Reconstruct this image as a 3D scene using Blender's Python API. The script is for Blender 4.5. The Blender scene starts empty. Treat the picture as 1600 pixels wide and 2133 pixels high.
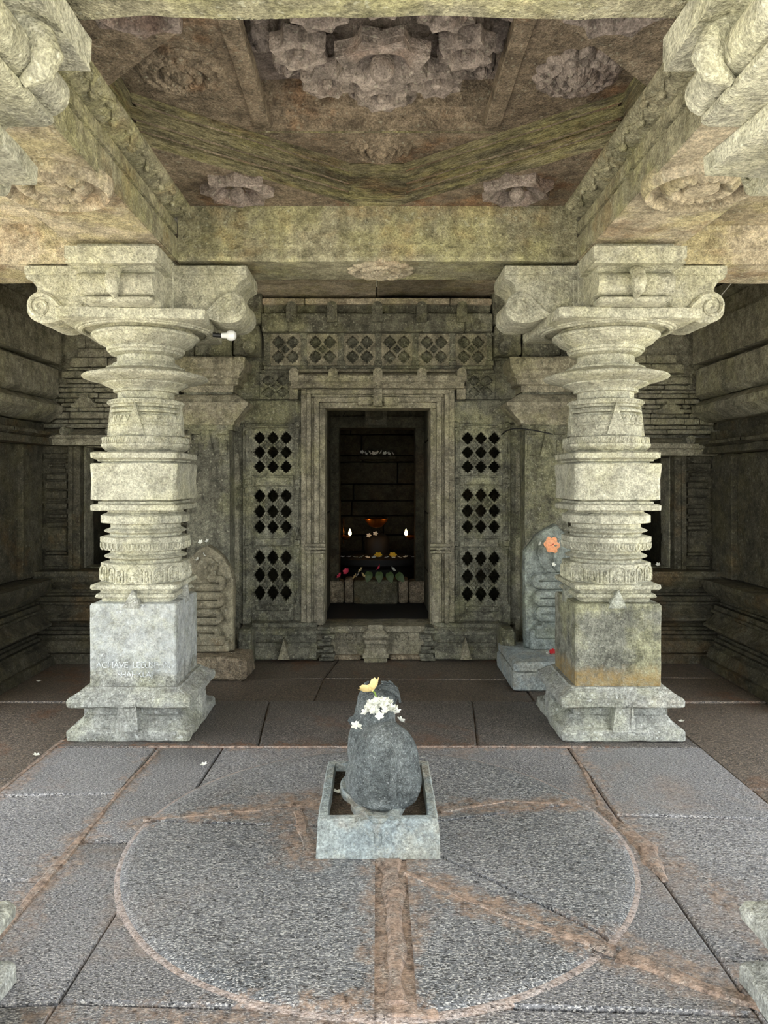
import bpy, bmesh, math, random
from mathutils import Vector, Matrix, noise

random.seed(7)
scene = bpy.context.scene
COL = scene.collection
PI = math.pi

# ---------------------------------------------------------------- camera
FPX, HORIZ, CENT, EYE = 1550.0, 1000.0, 786.0, 1.40      # measured from the photograph (1600x2133)
cam_d = bpy.data.cameras.new("camera")
cam = bpy.data.objects.new("camera", cam_d)
COL.objects.link(cam)
cam.location = (0, 0, EYE)
cam.rotation_euler = (PI / 2, 0, 0)
cam_d.sensor_fit = 'HORIZONTAL'
cam_d.sensor_width = 36.0
cam_d.lens = 36.0 * FPX / 1600.0
cam_d.shift_x = (800 - CENT) / 1600.0
cam_d.shift_y = -(1066.5 - HORIZ) / 1600.0
cam_d.clip_start = 0.02
scene.camera = cam

# ---------------------------------------------------------------- daylight
world = bpy.data.worlds.new("world")
scene.world = world
world.use_nodes = True
wn = world.node_tree
for n in list(wn.nodes):
    wn.nodes.remove(n)
w_out = wn.nodes.new('ShaderNodeOutputWorld')
w_bg = wn.nodes.new('ShaderNodeBackground')
w_bg.inputs['Color'].default_value = (0.90, 0.96, 1.0, 1)
w_bg.inputs['Strength'].default_value = 2.3
wn.links.new(w_bg.outputs[0], w_out.inputs[0])

sun_d = bpy.data.lights.new("sun", 'SUN')
sun_d.energy = 14.0
sun_d.angle = math.radians(3)
sun_d.color = (1.0, 0.98, 0.94)
sun = bpy.data.objects.new("sun", sun_d)
COL.objects.link(sun)
sun.rotation_euler = (math.radians(38), 0, math.radians(-10))   # sun behind the photographer, falling on the entrance floor

vs = scene.view_settings
vs.view_transform = 'Standard'
vs.look = 'None'
vs.gamma = 1.0
vs.exposure = 0.86
vs.use_curve_mapping = False
scene.cycles.max_bounces = 4
scene.cycles.diffuse_bounces = 3
scene.cycles.glossy_bounces = 2
scene.cycles.adaptive_threshold = 0.1
scene.cycles.transmission_bounces = 1
scene.cycles.caustics_reflective = False
scene.cycles.caustics_refractive = False


# ================================================================ helpers
def wx(px, d):
    """width position, in metres, of something measured at column px on a plane d metres in"""
    return (px - CENT) * d / FPX


def wz(py, d):
    return EYE - (py - HORIZ) * d / FPX


def lin(c):
    return tuple((x / 255.0 / 12.92) if x <= 10 else ((x / 255.0 + 0.055) / 1.055) ** 2.4 for x in c)


MATS = {}


class NT:
    def __init__(self, mat):
        mat.use_nodes = True
        self.t = mat.node_tree
        for n in list(self.t.nodes):
            self.t.nodes.remove(n)
        self.out = self.t.nodes.new('ShaderNodeOutputMaterial')
        self.bs = self.t.nodes.new('ShaderNodeBsdfPrincipled')
        self.t.links.new(self.bs.outputs[0], self.out.inputs[0])
        self.pos = self.t.nodes.new('ShaderNodeNewGeometry').outputs['Position']

    def link(self, a, b):
        self.t.links.new(a, b)

    def vec(self, v, mul, add=(0, 0, 0)):
        n = self.t.nodes.new('ShaderNodeVectorMath')
        n.operation = 'MULTIPLY_ADD'
        self.link(v, n.inputs[0])
        n.inputs[1].default_value = mul
        n.inputs[2].default_value = add
        return n.outputs[0]

    def noise(self, scale, detail=4, rough=0.6, v=None, dist=0.0):
        n = self.t.nodes.new('ShaderNodeTexNoise')
        n.inputs['Scale'].default_value = scale
        n.inputs['Detail'].default_value = detail
        n.inputs['Roughness'].default_value = rough
        n.inputs['Distortion'].default_value = dist
        self.link(v if v is not None else self.pos, n.inputs['Vector'])
        return n.outputs['Fac']

    def voro(self, scale, v=None, feature='F1'):
        n = self.t.nodes.new('ShaderNodeTexVoronoi')
        n.feature = feature
        n.inputs['Scale'].default_value = scale
        self.link(v if v is not None else self.pos, n.inputs['Vector'])
        return n.outputs['Distance']

    def rng(self, f, a, b, lo=0.0, hi=1.0):
        n = self.t.nodes.new('ShaderNodeMapRange')
        n.inputs[1].default_value = a
        n.inputs[2].default_value = b
        n.inputs[3].default_value = lo
        n.inputs[4].default_value = hi
        self.link(f, n.inputs[0])
        return n.outputs[0]

    def mix(self, f, a, b, mode='MIX'):
        n = self.t.nodes.new('ShaderNodeMix')
        n.data_type = 'RGBA'
        n.blend_type = mode
        for sock, val in ((n.inputs[0], f), (n.inputs[6], a), (n.inputs[7], b)):
            if isinstance(val, (int, float)):
                sock.default_value = val
            elif isinstance(val, (tuple, list)):
                sock.default_value = (*val[:3], 1)
            else:
                self.link(val, sock)
        return n.outputs[2]

    def math(self, op, a, b=0.0):
        n = self.t.nodes.new('ShaderNodeMath')
        n.operation = op
        for sock, val in ((n.inputs[0], a), (n.inputs[1], b)):
            if isinstance(val, (int, float)):
                sock.default_value = val
            else:
                self.link(val, sock)
        return n.outputs[0]

    def bump(self, h, strength, dist=0.01):
        n = self.t.nodes.new('ShaderNodeBump')
        n.inputs['Strength'].default_value = strength
        n.inputs['Distance'].default_value = dist
        self.link(h, n.inputs['Height'])
        self.link(n.outputs[0], self.bs.inputs['Normal'])


def stone(name, a, b, lichen=None, lich_amt=0.0, dark=0.5, streak=0.0, streak_col=(40, 38, 32), spot=0.0,
          spot_col=(200, 200, 180), s=1.0, grain=0.3, bump=0.5, rough=0.85, grainscale=110.0, stretch=(1, 1, 1), warm=None, warm_amt=0.0):
    m = bpy.data.materials.new(name)
    k = NT(m)
    v = k.vec(k.pos, stretch)
    c = k.mix(k.rng(k.noise(1.4 * s, 3, 0.6, v), 0.36, 0.64), lin(a), lin(b))
    if lichen:
        c = k.mix(k.math('MULTIPLY', k.rng(k.noise(2.6 * s, 4, 0.7, k.vec(v, (1, 1, 1), (7.3, 2.1, 5.5))), 0.47, 0.60), lich_amt), c, lin(lichen))
    if warm:
        c = k.mix(k.math('MULTIPLY', k.rng(k.noise(1.9 * s, 4, 0.72, k.vec(v, (1, 1, 1), (-3.1, 9.7, 1.5))), 0.55, 0.66), warm_amt), c, lin(warm))
    mott = k.noise(11 * s, 4, 0.72, v)
    c = k.mix(1.0, c, k.mix(k.rng(mott, 0.34, 0.62), (1 - dark,) * 3, (1.18,) * 3), 'MULTIPLY')
    mid = k.noise(36 * s, 2.5, 0.75, k.vec(v, (1, 1, 1), (2.2, 4.1, 8.8)))
    c = k.mix(1.0, c, k.mix(k.rng(mid, 0.36, 0.64), (0.78,) * 3, (1.20,) * 3), 'MULTIPLY')
    if streak:
        sv = k.vec(k.pos, (1, 1, 0.09))
        c = k.mix(k.math('MULTIPLY', k.rng(k.noise(13, 2, 0.6, sv), 0.54, 0.7), streak), c, lin(streak_col))
    gr = k.noise(grainscale, 2, 0.75, v)
    c = k.mix(1.0, c, k.mix(k.rng(gr, 0.33, 0.67), (1 - grain,) * 3, (1 + grain,) * 3), 'MULTIPLY')
    if spot:
        c = k.mix(k.math('MULTIPLY', k.rng(k.noise(48 * s, 1.5, 0.6, v), 0.64, 0.70), spot), c, lin(spot_col))
    k.link(c, k.bs.inputs['Base Color'])
    k.bs.inputs['Roughness'].default_value = rough
    k.bs.inputs['Specular IOR Level'].default_value = 0.25
    h = k.math('ADD', k.math('ADD', k.math('MULTIPLY', mott, 1.2), k.math('MULTIPLY', mid, 0.7)), k.math('MULTIPLY', gr, 0.4))
    k.bump(h, bump, 0.016)
    MATS[name] = m
    return m


def plain(name, col, rough=0.6, emit=None, strength=0.0, trans=0.0, var=0.12, metal=0.0):
    m = bpy.data.materials.new(name)
    k = NT(m)
    c = k.mix(1.0, lin(col), k.mix(k.rng(k.noise(60, 3), 0.3, 0.7), (1 - var,) * 3, (1 + var,) * 3), 'MULTIPLY')
    k.link(c, k.bs.inputs['Base Color'])
    k.bs.inputs['Roughness'].default_value = rough
    k.bs.inputs['Metallic'].default_value = metal
    if emit:
        k.bs.inputs['Emission Color'].default_value = (*lin(emit), 1)
        k.bs.inputs['Emission Strength'].default_value = strength
    MATS[name] = m
    return m


# ---------------------------------------------------------------- mesh builder
class MB:
    def __init__(self):
        self.v, self.f = [], []

    def add(self, vs_, fs_):
        o = len(self.v)
        self.v += [Vector(p) for p in vs_]
        self.f += [tuple(i + o for i in f) for f in fs_]
        return self

    def rings(self, rings, cap0=True, cap1=True, closed=False):
        n = len(rings[0])
        vs_, fs_ = [], []
        for r in rings:
            vs_ += r
        m = len(rings)
        for i in range(m if closed else m - 1):
            a, b = i * n, ((i + 1) % m) * n
            for j in range(n):
                k = (j + 1) % n
                fs_.append((a + j, a + k, b + k, b + j))
        if not closed:
            if cap0:
                fs_.append(tuple(reversed(range(n))))
            if cap1:
                fs_.append(tuple(range((m - 1) * n, m * n)))
        return self.add(vs_, fs_)

    def loft(self, kind, prof, cx=0.0, cy=0.0, rot=0.0, n=56, sy=1.0, ch=0.01):
        rr = []
        for w, z in prof:
            rr.append([(cx + x, cy + y, z) for x, y in ring2(kind, w, rot, n, sy, ch)])
        return self.rings(rr)

    def box(self, x0, x1, y0, y1, z0, z1, c=0.006):
        c = min(c, abs(x1 - x0) * .3, abs(y1 - y0) * .3, abs(z1 - z0) * .3)

        def r(i, z):
            a, b, e, g = x0 + i, x1 - i, y0 + i, y1 - i
            return [(a + c, e, z), (b - c, e, z), (b, e + c, z), (b, g - c, z), (b - c, g, z), (a + c, g, z), (a, g - c, z), (a, e + c, z)]
        return self.rings([r(c, z0), r(0, z0 + c), r(0, z1 - c), r(c, z1)])

    def prism(self, poly, f0, f1, nseg=1):
        """poly: list of 2D points; f0/f1 map (u,v)->3D at either end"""
        rr = []
        for i in range(nseg + 1):
            t = i / nseg
            rr.append([Vector(f0(u, v)).lerp(Vector(f1(u, v)), t) for u, v in poly])
        return self.rings(rr)

    def tube(self, pts, r, n=8, cap=True):
        pts = [Vector(p) for p in pts]
        rr = []
        up = None
        for i, p in enumerate(pts):
            d = (pts[min(i + 1, len(pts) - 1)] - pts[max(i - 1, 0)]).normalized()
            if up is None:
                up = Vector((0, 0, 1)) if abs(d.z) < 0.9 else Vector((1, 0, 0))
            s = d.cross(up).normalized()
            up = s.cross(d).normalized()
            rad = r[i] if isinstance(r, (list, tuple)) else r
            rr.append([p + (s * math.cos(a) + up * math.sin(a)) * rad for a in [2 * PI * j / n for j in range(n)]])
        return self.rings(rr, cap, cap)

    def ball(self, c, r, nu=12, nv=8, rot=None):
        rx, ry, rz = r if isinstance(r, (list, tuple)) else (r, r, r)
        rr = []
        for i in range(1, nv):
            t = PI * i / nv
            rr.append([(rx * math.sin(t) * math.cos(a), ry * math.sin(t) * math.sin(a), -rz * math.cos(t)) for a in [2 * PI * j / nu for j in range(nu)]])
        if rot is not None:
            rr = [[rot @ Vector(p) for p in r_] for r_ in rr]
        rr = [[Vector(c) + Vector(p) for p in r_] for r_ in rr]
        return self.rings(rr)

    def polar(self, o, u, v, nrm, rf, hf, nr=10, nt=48, skirt=0.02):
        """height field on a polar grid: rf(theta) outline radius, hf(t, theta) height along nrm"""
        o, u, v, nrm = Vector(o), Vector(u), Vector(v), Vector(nrm)
        rr = []
        ang = [2 * PI * j / nt for j in range(nt)]
        rr.append([o + (u * math.cos(a) + v * math.sin(a)) * rf(a) - nrm * skirt for a in ang])
        for i in range(nr):
            t = 1 - i / nr
            rr.append([o + (u * math.cos(a) + v * math.sin(a)) * (rf(a) * t) + nrm * hf(t, a) for a in ang])
        return self.rings(rr, False, True)

    def xf(self, m):
        self.v = [m @ p for p in self.v]
        return self

    def build(self, name, mat, parent=None, smooth=36, rough=None, kind=None, flat=None):
        me = bpy.data.meshes.new(name)
        me.from_pydata([tuple(p) for p in self.v], [], self.f)
        me.validate()
        bm = bmesh.new()
        bm.from_mesh(me)
        if rough:
            maxlen, amp, sc = rough
            for _ in range(5):
                es = [e for e in bm.edges if e.calc_length() > maxlen]
                if not es:
                    break
                bmesh.ops.subdivide_edges(bm, edges=es, cuts=1, use_grid_fill=True)
            off = Vector((random.uniform(-9, 9), random.uniform(-9, 9), random.uniform(-9, 9)))
            for vv in bm.verts:
                q = vv.co + off
                vv.co += noise.noise_vector(q * sc) * amp + noise.noise_vector(q * sc * 3.7) * amp * 0.45
        bmesh.ops.recalc_face_normals(bm, faces=bm.faces[:])
        bm.to_mesh(me)
        bm.free()
        if smooth:
            me.shade_smooth()
            me.set_sharp_from_angle(angle=math.radians(smooth))
        me.materials.append(MATS[mat] if isinstance(mat, str) else mat)
        if flat:
            me.materials.append(MATS[flat])
            for pg in me.polygons:
                if abs(pg.normal.z) > 0.75:
                    pg.material_index = 1
        return link(name, me, parent, kind)


def link(name, me, parent=None, kind=None):
    o = bpy.data.objects.new(name, me)
    COL.objects.link(o)
    if parent is not None:
        o.parent = parent
    if kind:
        o["kind"] = kind
    return o


def ring2(kind, w, rot=0.0, n=56, sy=1.0, ch=0.01):
    if kind == 'rnd':
        p = [(w * math.cos(2 * PI * j / n), w * math.sin(2 * PI * j / n)) for j in range(n)]
    elif kind == 'oct':
        R = w / math.cos(PI / 8)
        p = [(R * math.cos(2 * PI * (j + .5) / 8), R * math.sin(2 * PI * (j + .5) / 8)) for j in range(8)]
    else:
        c = min(ch, w * .3)
        h = w * sy
        p = [(w, -h + c), (w, h - c), (w - c, h), (-w + c, h), (-w, h - c), (-w, -h + c), (-w + c, -h), (w - c, -h)]
    if rot:
        co, si = math.cos(rot), math.sin(rot)
        p = [(x * co - y * si, x * si + y * co) for x, y in p]
    return p


def empty(name, loc=(0, 0, 0), rz=0.0):
    o = bpy.data.objects.new(name, None)
    COL.objects.link(o)
    o.location = loc
    o.rotation_euler = (0, 0, rz)
    o.empty_display_size = 0.1
    return o


def tag(o, label, cat, group=None, kind=None):
    o["label"] = label
    o["category"] = cat
    if group:
        o["group"] = group
    if kind:
        o["kind"] = kind
    return o


def copy_tree(o, parent=None):
    c = o.copy()
    COL.objects.link(c)
    c.parent = parent
    for ch in o.children:
        copy_tree(ch, c)
    return c


def P(sx, name, mat, parent, *boxes, rough=None, c=0.006, kind=None):
    mb = MB()
    for b in boxes:
        mb.box(*b, c=c)
    return mb.build(name, mat, parent, rough=rough, kind=kind)


def bx(name, mat, parent, x0, x1, y0, y1, z0, z1, c=0.006, rough=None, kind=None, flat=None):
    return MB().box(min(x0, x1), max(x0, x1), y0, y1, min(z0, z1), max(z0, z1), c=c).build(name, mat, parent, rough=rough, kind=kind, flat=flat)


def petals(n, R, amp, wob=0.06, rings=3):
    """outline and height functions of a carved lotus medallion"""
    def rf(a):
        return R * (1 + wob * abs(math.sin(n * a / 2)) - wob)

    def hf(t, a):
        x = t * rings
        k = math.floor(min(x, rings - 1e-6))
        fr = x - k
        pet = abs(math.sin(n * a / 2 + (PI / 2 if k % 2 else 0))) ** 0.6
        if k == 0:
            return amp * (1.0 - 0.5 * fr * fr)
        return amp * (1.0 - 0.62 * t) * (0.22 + 0.78 * math.sin(PI * fr) ** 0.8 * (0.72 + 0.28 * pet))
    return rf, hf


# ================================================================ materials
stone('beam_stone', (146, 142, 118), (176, 170, 146), (182, 178, 130), 0.5, dark=0.42, streak=0.35, streak_col=(96, 92, 66), spot=0.4, grain=0.34, bump=0.8, warm=(150, 116, 64), warm_amt=0.35)
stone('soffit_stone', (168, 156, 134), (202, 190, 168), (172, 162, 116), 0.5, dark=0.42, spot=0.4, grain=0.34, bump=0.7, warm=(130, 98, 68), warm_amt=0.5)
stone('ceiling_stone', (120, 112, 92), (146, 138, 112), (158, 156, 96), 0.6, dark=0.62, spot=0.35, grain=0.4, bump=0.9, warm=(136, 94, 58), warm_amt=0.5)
stone('band_stone', (106, 100, 82), (160, 152, 120), (172, 166, 112), 0.5, dark=0.65, spot=0.35, grain=0.4, bump=0.9, warm=(140, 98, 56), warm_amt=0.3, stretch=(1, 1, 5.0))
stone('brown_soffit', (124, 110, 94), (150, 136, 118), None, 0, dark=0.5, spot=0.3, grain=0.4, bump=0.8, warm=(140, 96, 58), warm_amt=0.5)
stone('lotus_stone', (140, 128, 122), (160, 148, 140), None, 0, dark=0.5, spot=0.3, grain=0.34, bump=0.7, warm=(118, 86, 66), warm_amt=0.4)
stone('pillar_stone', (164, 162, 146), (190, 187, 168), (182, 178, 142), 0.35, dark=0.26, streak=0.2, streak_col=(112, 106, 86), spot=0.45, spot_col=(226, 222, 204), grain=0.32, bump=0.75)
stone('pillar_foot_stone', (150, 152, 146), (176, 176, 168), (166, 166, 138), 0.4, dark=0.36, spot=0.5, spot_col=(228, 230, 226), grain=0.36, bump=0.8, warm=(134, 116, 84), warm_amt=0.3)
stone('wall_stone', (100, 98, 86), (130, 128, 112), (138, 136, 100), 0.5, dark=0.58, streak=0.4, streak_col=(46, 45, 40), spot=0.45, spot_col=(186, 184, 162), grain=0.36, bump=0.8)
stone('relief_stone', (134, 130, 114), (160, 155, 136), (152, 148, 112), 0.4, dark=0.45, streak=0.3, streak_col=(70, 68, 58), spot=0.4, spot_col=(196, 194, 174), grain=0.34, bump=0.8)
stone('niche_stone', (74, 71, 60), (96, 92, 78), (100, 94, 66), 0.4, dark=0.5, spot=0.3, spot_col=(150, 148, 130), grain=0.34, bump=0.7, warm=(110, 84, 48), warm_amt=0.4)
stone('door_stone', (128, 122, 106), (156, 149, 128), (142, 138, 102), 0.45, dark=0.5, streak=0.4, streak_col=(70, 66, 54), spot=0.4, spot_col=(204, 198, 176), grain=0.34, bump=0.7)
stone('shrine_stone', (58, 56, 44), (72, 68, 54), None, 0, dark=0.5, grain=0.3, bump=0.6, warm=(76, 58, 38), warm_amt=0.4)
stone('nandi_stone', (88, 94, 95), (122, 127, 126), None, 0, dark=0.5, spot=0.6, spot_col=(186, 190, 188), grain=0.45, bump=0.7, s=2.4, grainscale=210)
stone('pedestal_stone', (146, 156, 158), (166, 173, 170), (176, 168, 146), 0.4, dark=0.28, spot=0.25, grain=0.28, bump=0.6, warm=(150, 122, 84), warm_amt=0.35, s=1.8)
stone('basin_stone', (58, 48, 38), (96, 84, 70), None, 0, dark=0.5, spot=0.3, grain=0.4, bump=0.8, s=2.5, warm=(110, 72, 40), warm_amt=0.5)
stone('naga_stone', (126, 120, 102), (150, 142, 118), None, 0, dark=0.4, spot=0.3, grain=0.3, bump=0.6, warm=(140, 104, 60), warm_amt=0.45)
stone('blue_naga_stone', (126, 134, 130), (150, 156, 148), (138, 140, 104), 0.35, dark=0.4, spot=0.25, grain=0.28, bump=0.6)
stone('rough_block_stone', (136, 122, 102), (162, 148, 124), None, 0, dark=0.55, spot=0.45, grain=0.45, bump=1.0, s=1.6)
stone('ground_earth', (176, 170, 156), (190, 184, 168), (160, 162, 130), 0.35, dark=0.3, bump=0.4)


def marked_foot(name, base_args, kind):
    """pillar foot stone with a mark by height: paler above a ragged edge (left pillar) or ochre stain band (right pillar)"""
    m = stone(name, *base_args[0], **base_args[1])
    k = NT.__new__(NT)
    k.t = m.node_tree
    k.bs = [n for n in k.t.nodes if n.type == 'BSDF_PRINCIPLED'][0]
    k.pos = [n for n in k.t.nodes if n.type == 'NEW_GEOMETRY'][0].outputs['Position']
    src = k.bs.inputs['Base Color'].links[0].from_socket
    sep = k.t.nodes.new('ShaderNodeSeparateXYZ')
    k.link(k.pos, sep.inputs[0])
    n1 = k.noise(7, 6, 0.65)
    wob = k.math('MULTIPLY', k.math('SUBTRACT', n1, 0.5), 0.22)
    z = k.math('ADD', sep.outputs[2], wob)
    if kind == 'pale_patch':
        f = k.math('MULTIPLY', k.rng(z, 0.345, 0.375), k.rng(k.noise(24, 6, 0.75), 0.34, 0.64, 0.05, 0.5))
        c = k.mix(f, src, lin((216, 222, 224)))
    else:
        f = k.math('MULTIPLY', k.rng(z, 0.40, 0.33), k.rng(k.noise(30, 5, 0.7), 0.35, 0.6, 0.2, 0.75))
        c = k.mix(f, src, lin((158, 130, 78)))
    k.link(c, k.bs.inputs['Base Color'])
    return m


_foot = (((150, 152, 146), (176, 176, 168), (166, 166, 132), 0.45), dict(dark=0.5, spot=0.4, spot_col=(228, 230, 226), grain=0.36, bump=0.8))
marked_foot('pale_patch_stone', _foot, 'pale_patch')
_foot = (((128, 128, 116), (156, 154, 138), (160, 158, 118), 0.5), dict(dark=0.55, spot=0.3, spot_col=(208, 208, 196), grain=0.36, bump=0.8))
marked_foot('ochre_stone', _foot, 'ochre')


STAINS = (((-0.22, 3.22), (-0.45, 3.13), 0.16), ((-0.45, 3.13), (-0.98, 3.02), 0.07), ((-0.26, 2.75), (-0.34, 3.12), 0.13), ((0.06, 2.72), (0.055, 2.35), 0.15), ((0.055, 2.4), (0.055, 1.93), 0.09),
          ((0.10, 2.62), (0.42, 2.36), 0.10), ((0.42, 2.36), (0.78, 2.16), 0.09), ((0.74, 2.2), (1.15, 1.93), 0.13), ((0.26, 3.12), (0.85, 3.18), 0.09), ((0.97, 3.2), (1.05, 2.7), 0.13),
          ((-1.13, 3.9), (-1.16, 2.9), 0.045), ((-1.16, 2.9), (-1.17, 2.0), 0.09), ((1.01, 3.9), (0.97, 3.2), 0.06), ((-1.3, 3.92), (1.2, 3.9), 0.04), ((-1.7, 4.2), (-1.72, 2.6), 0.09), ((-0.9, 1.93), (0.0, 1.95), 0.06), ((1.15, 2.6), (1.2, 2.2), 0.06))


def floor_mat(name, a, b, speck, stain, stain_amt, rough=0.6, mort=0.0, lines=False):
    m = bpy.data.materials.new(name)
    k = NT(m)
    v = k.vec(k.pos, (1, 2.3, 1))
    c = k.mix(k.rng(k.noise(1.1, 3, 0.65), 0.36, 0.64), lin(a), lin(b))
    c = k.mix(k.rng(k.noise(70, 3, 0.75, v), 0.37, 0.56), lin((26, 26, 29)), c)
    fleck = k.rng(k.noise(120, 2, 0.7, k.vec(v, (1, 1, 1), (3, 8, 1))), 0.53, 0.62)
    c = k.mix(k.math('MULTIPLY', fleck, 0.8), c, lin(speck))
    st = k.noise(1.5, 6, 0.72, k.vec(k.pos, (1, 1, 1), (4.4, -2.3, 0)), 0.5)
    f = k.math('MULTIPLY', k.rng(st, 0.55, 0.66), stain_amt)
    if mort:
        f = k.math('MAXIMUM', f, k.math('MULTIPLY', k.rng(k.noise(13, 5, 0.75), 0.36, 0.54), mort))
    if lines:
        flat = k.vec(k.pos, (1, 1, 0))
        wob = k.math('MULTIPLY', k.math('SUBTRACT', k.noise(9, 6, 0.78), 0.5), 0.42)

        def vm(op, x, y):
            n = k.t.nodes.new('ShaderNodeVectorMath')
            n.operation = op
            for s_, val in ((n.inputs[0], x), (n.inputs[1], y)):
                if isinstance(val, tuple):
                    s_.default_value = val
                else:
                    k.link(val, s_)
            return n
        tot = None
        for p0, p1_, w in STAINS:
            ba = (p1_[0] - p0[0], p1_[1] - p0[1], 0.0)
            pa = vm('SUBTRACT', flat, (p0[0], p0[1], 0.0)).outputs[0]
            dt = vm('DOT_PRODUCT', pa, ba).outputs['Value']
            t = k.rng(dt, 0.0, ba[0] ** 2 + ba[1] ** 2)
            sc = k.t.nodes.new('ShaderNodeVectorMath')
            sc.operation = 'SCALE'
            sc.inputs[0].default_value = ba
            k.link(t, sc.inputs['Scale'])
            dist = vm('DISTANCE', pa, sc.outputs[0]).outputs['Value']
            q = k.rng(k.math('ADD', dist, wob), w, w * 0.35)
            tot = q if tot is None else k.math('MAXIMUM', tot, q)
        f = k.math('MAXIMUM', f, k.math('MULTIPLY', tot, k.rng(k.noise(26, 4, 0.75), 0.38, 0.58, 0.1, 0.9)))
    brown = k.mix(k.rng(k.noise(34, 4, 0.75), 0.34, 0.62), lin((62, 43, 31)), lin(stain))
    c = k.mix(f, c, brown)
    k.link(c, k.bs.inputs['Base Color'])
    k.bs.inputs['Roughness'].default_value = rough
    k.bs.inputs['Specular IOR Level'].default_value = 0.5
    h = k.math('ADD', k.math('MULTIPLY', k.noise(46, 3, 0.7, v), 1.0), k.math('MULTIPLY', k.noise(8, 3, 0.6), 1.2))
    k.bump(h, 0.6, 0.014)
    MATS[name] = m


floor_mat('floor_stone', (114, 114, 118), (144, 143, 146), (226, 222, 218), (188, 166, 150), 0.45, 0.48, lines=True)
floor_mat('disc_stone', (106, 109, 113), (138, 138, 141), (226, 224, 220), (182, 156, 136), 0.12, 0.48, lines=True)
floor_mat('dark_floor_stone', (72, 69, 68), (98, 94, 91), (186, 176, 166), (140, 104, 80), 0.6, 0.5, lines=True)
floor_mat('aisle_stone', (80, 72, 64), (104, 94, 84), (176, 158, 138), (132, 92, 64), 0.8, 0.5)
floor_mat('mortar', (140, 130, 122), (160, 148, 138), (220, 204, 190), (190, 162, 142), 0.7, 0.7, mort=0.85)
floor_mat('rim_stone', (168, 158, 154), (196, 186, 182), (224, 210, 202), (196, 166, 146), 0.3, 0.6, mort=0.4)

plain('petal_white', (240, 240, 228), 0.55, var=0.06)
plain('petal_cream', (240, 214, 150), 0.5, var=0.08)
plain('petal_orange', (242, 172, 126), 0.5, var=0.25)
plain('petal_red', (178, 20, 24), 0.5)
plain('petal_pink', (226, 70, 96), 0.5)
plain('petal_yellow', (220, 190, 60), 0.5)
plain('stem_green', (120, 150, 60), 0.6)
plain('leaf_green', (66, 84, 40), 0.6)
plain('brass', (170, 110, 50), 0.3, metal=0.9)
plain('flame', (255, 190, 90), 0.5, emit=(255, 186, 104), strength=22)
plain('bulb_plastic', (236, 236, 236), 0.35, var=0.03)
plain('cable_black', (24, 24, 26), 0.5)
plain('cable_grey', (150, 148, 140), 0.5)
stone('chalk', (198, 202, 202), (224, 227, 227), None, 0, dark=0.35, grain=0.35, s=3)
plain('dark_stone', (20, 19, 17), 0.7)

# ================================================================ setting
ZB, ZT = 2.61, 2.91            # underside and top of the beams
Z2, Z3 = 3.13, 3.32            # second ceiling tier, lotus panel
PX, PYB, PYF = 1.335, 4.30, 1.75   # pillar axes
RG = (0.16, 0.004, 5.0)

g = MB().box(-40, 40, -40, 40, -0.75, -0.55).build('courtyard_ground', 'ground_earth')
tag(g, 'sunlit bare earth of the courtyard outside the open hall', 'ground', kind='structure')

# ---------------------------------------------------------------- floor
fl = bx('floor', 'mortar', None, -3.3, 3.3, -0.6, 5.95, -0.55, -0.022)
tag(fl, 'worn grey stone slab floor with brown joints and a round central platform', 'floor', kind='structure')


def slab(poly, z=0.0, mat='floor_stone', gap=0.005, name='floor_slab'):
    cx = sum(p[0] for p in poly) / len(poly)
    cy = sum(p[1] for p in poly) / len(poly)

    def ins(i):
        out = []
        for x, y in poly:
            d = math.hypot(x - cx, y - cy)
            out.append((x - (x - cx) / d * i, y - (y - cy) / d * i))
        return out
    z += random.uniform(-0.003, 0.003)
    mb = MB().rings([[(x, y, -0.04) for x, y in ins(gap)], [(x, y, z - 0.008) for x, y in ins(gap)], [(x, y, z) for x, y in ins(gap + 0.012)]])
    return mb.build(name, mat, fl, rough=(0.35, 0.003, 2.0))


def strip(xs, ys, mat='floor_stone', z=0.0, jit=0.03):
    """slabs between the x cuts and the y cuts, joints slightly crooked"""
    pts = {}
    for i, x in enumerate(xs):
        for j, y in enumerate(ys):
            e = (0 if i in (0, len(xs) - 1) else jit, 0 if j in (0, len(ys) - 1) else jit)
            pts[i, j] = (x + random.uniform(-e[0], e[0]), y + random.uniform(-e[1], e[1]))
    for i in range(len(xs) - 1):
        for j in range(len(ys) - 1):
            slab([pts[i, j], pts[i + 1, j], pts[i + 1, j + 1], pts[i, j + 1]], z, mat)


strip([-1.70, -1.155], [0.9, 1.95, 2.62, 3.30, 3.90])
strip([-1.155, -0.86, -0.02], [0.9, 1.96, 2.9, 3.90], jit=0.05)
strip([-0.02, 1.0], [0.9, 1.96, 2.75, 3.90], jit=0.05)
strip([1.0, 1.70], [0.9, 2.2, 3.10, 3.90])
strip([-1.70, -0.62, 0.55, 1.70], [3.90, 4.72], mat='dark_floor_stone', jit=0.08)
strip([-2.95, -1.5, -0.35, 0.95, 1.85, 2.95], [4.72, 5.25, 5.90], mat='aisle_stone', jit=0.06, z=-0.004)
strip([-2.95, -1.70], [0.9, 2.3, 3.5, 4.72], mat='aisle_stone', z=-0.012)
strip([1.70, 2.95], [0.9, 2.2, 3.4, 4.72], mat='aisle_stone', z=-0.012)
strip([-2.95, -1.0, 1.0, 2.95], [-0.6, 0.9])

# the round platform, cut by its joints into four pieces
DC, DR, DH = Vector((0.0, 2.88, 0)), 0.945, 0.020


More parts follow.
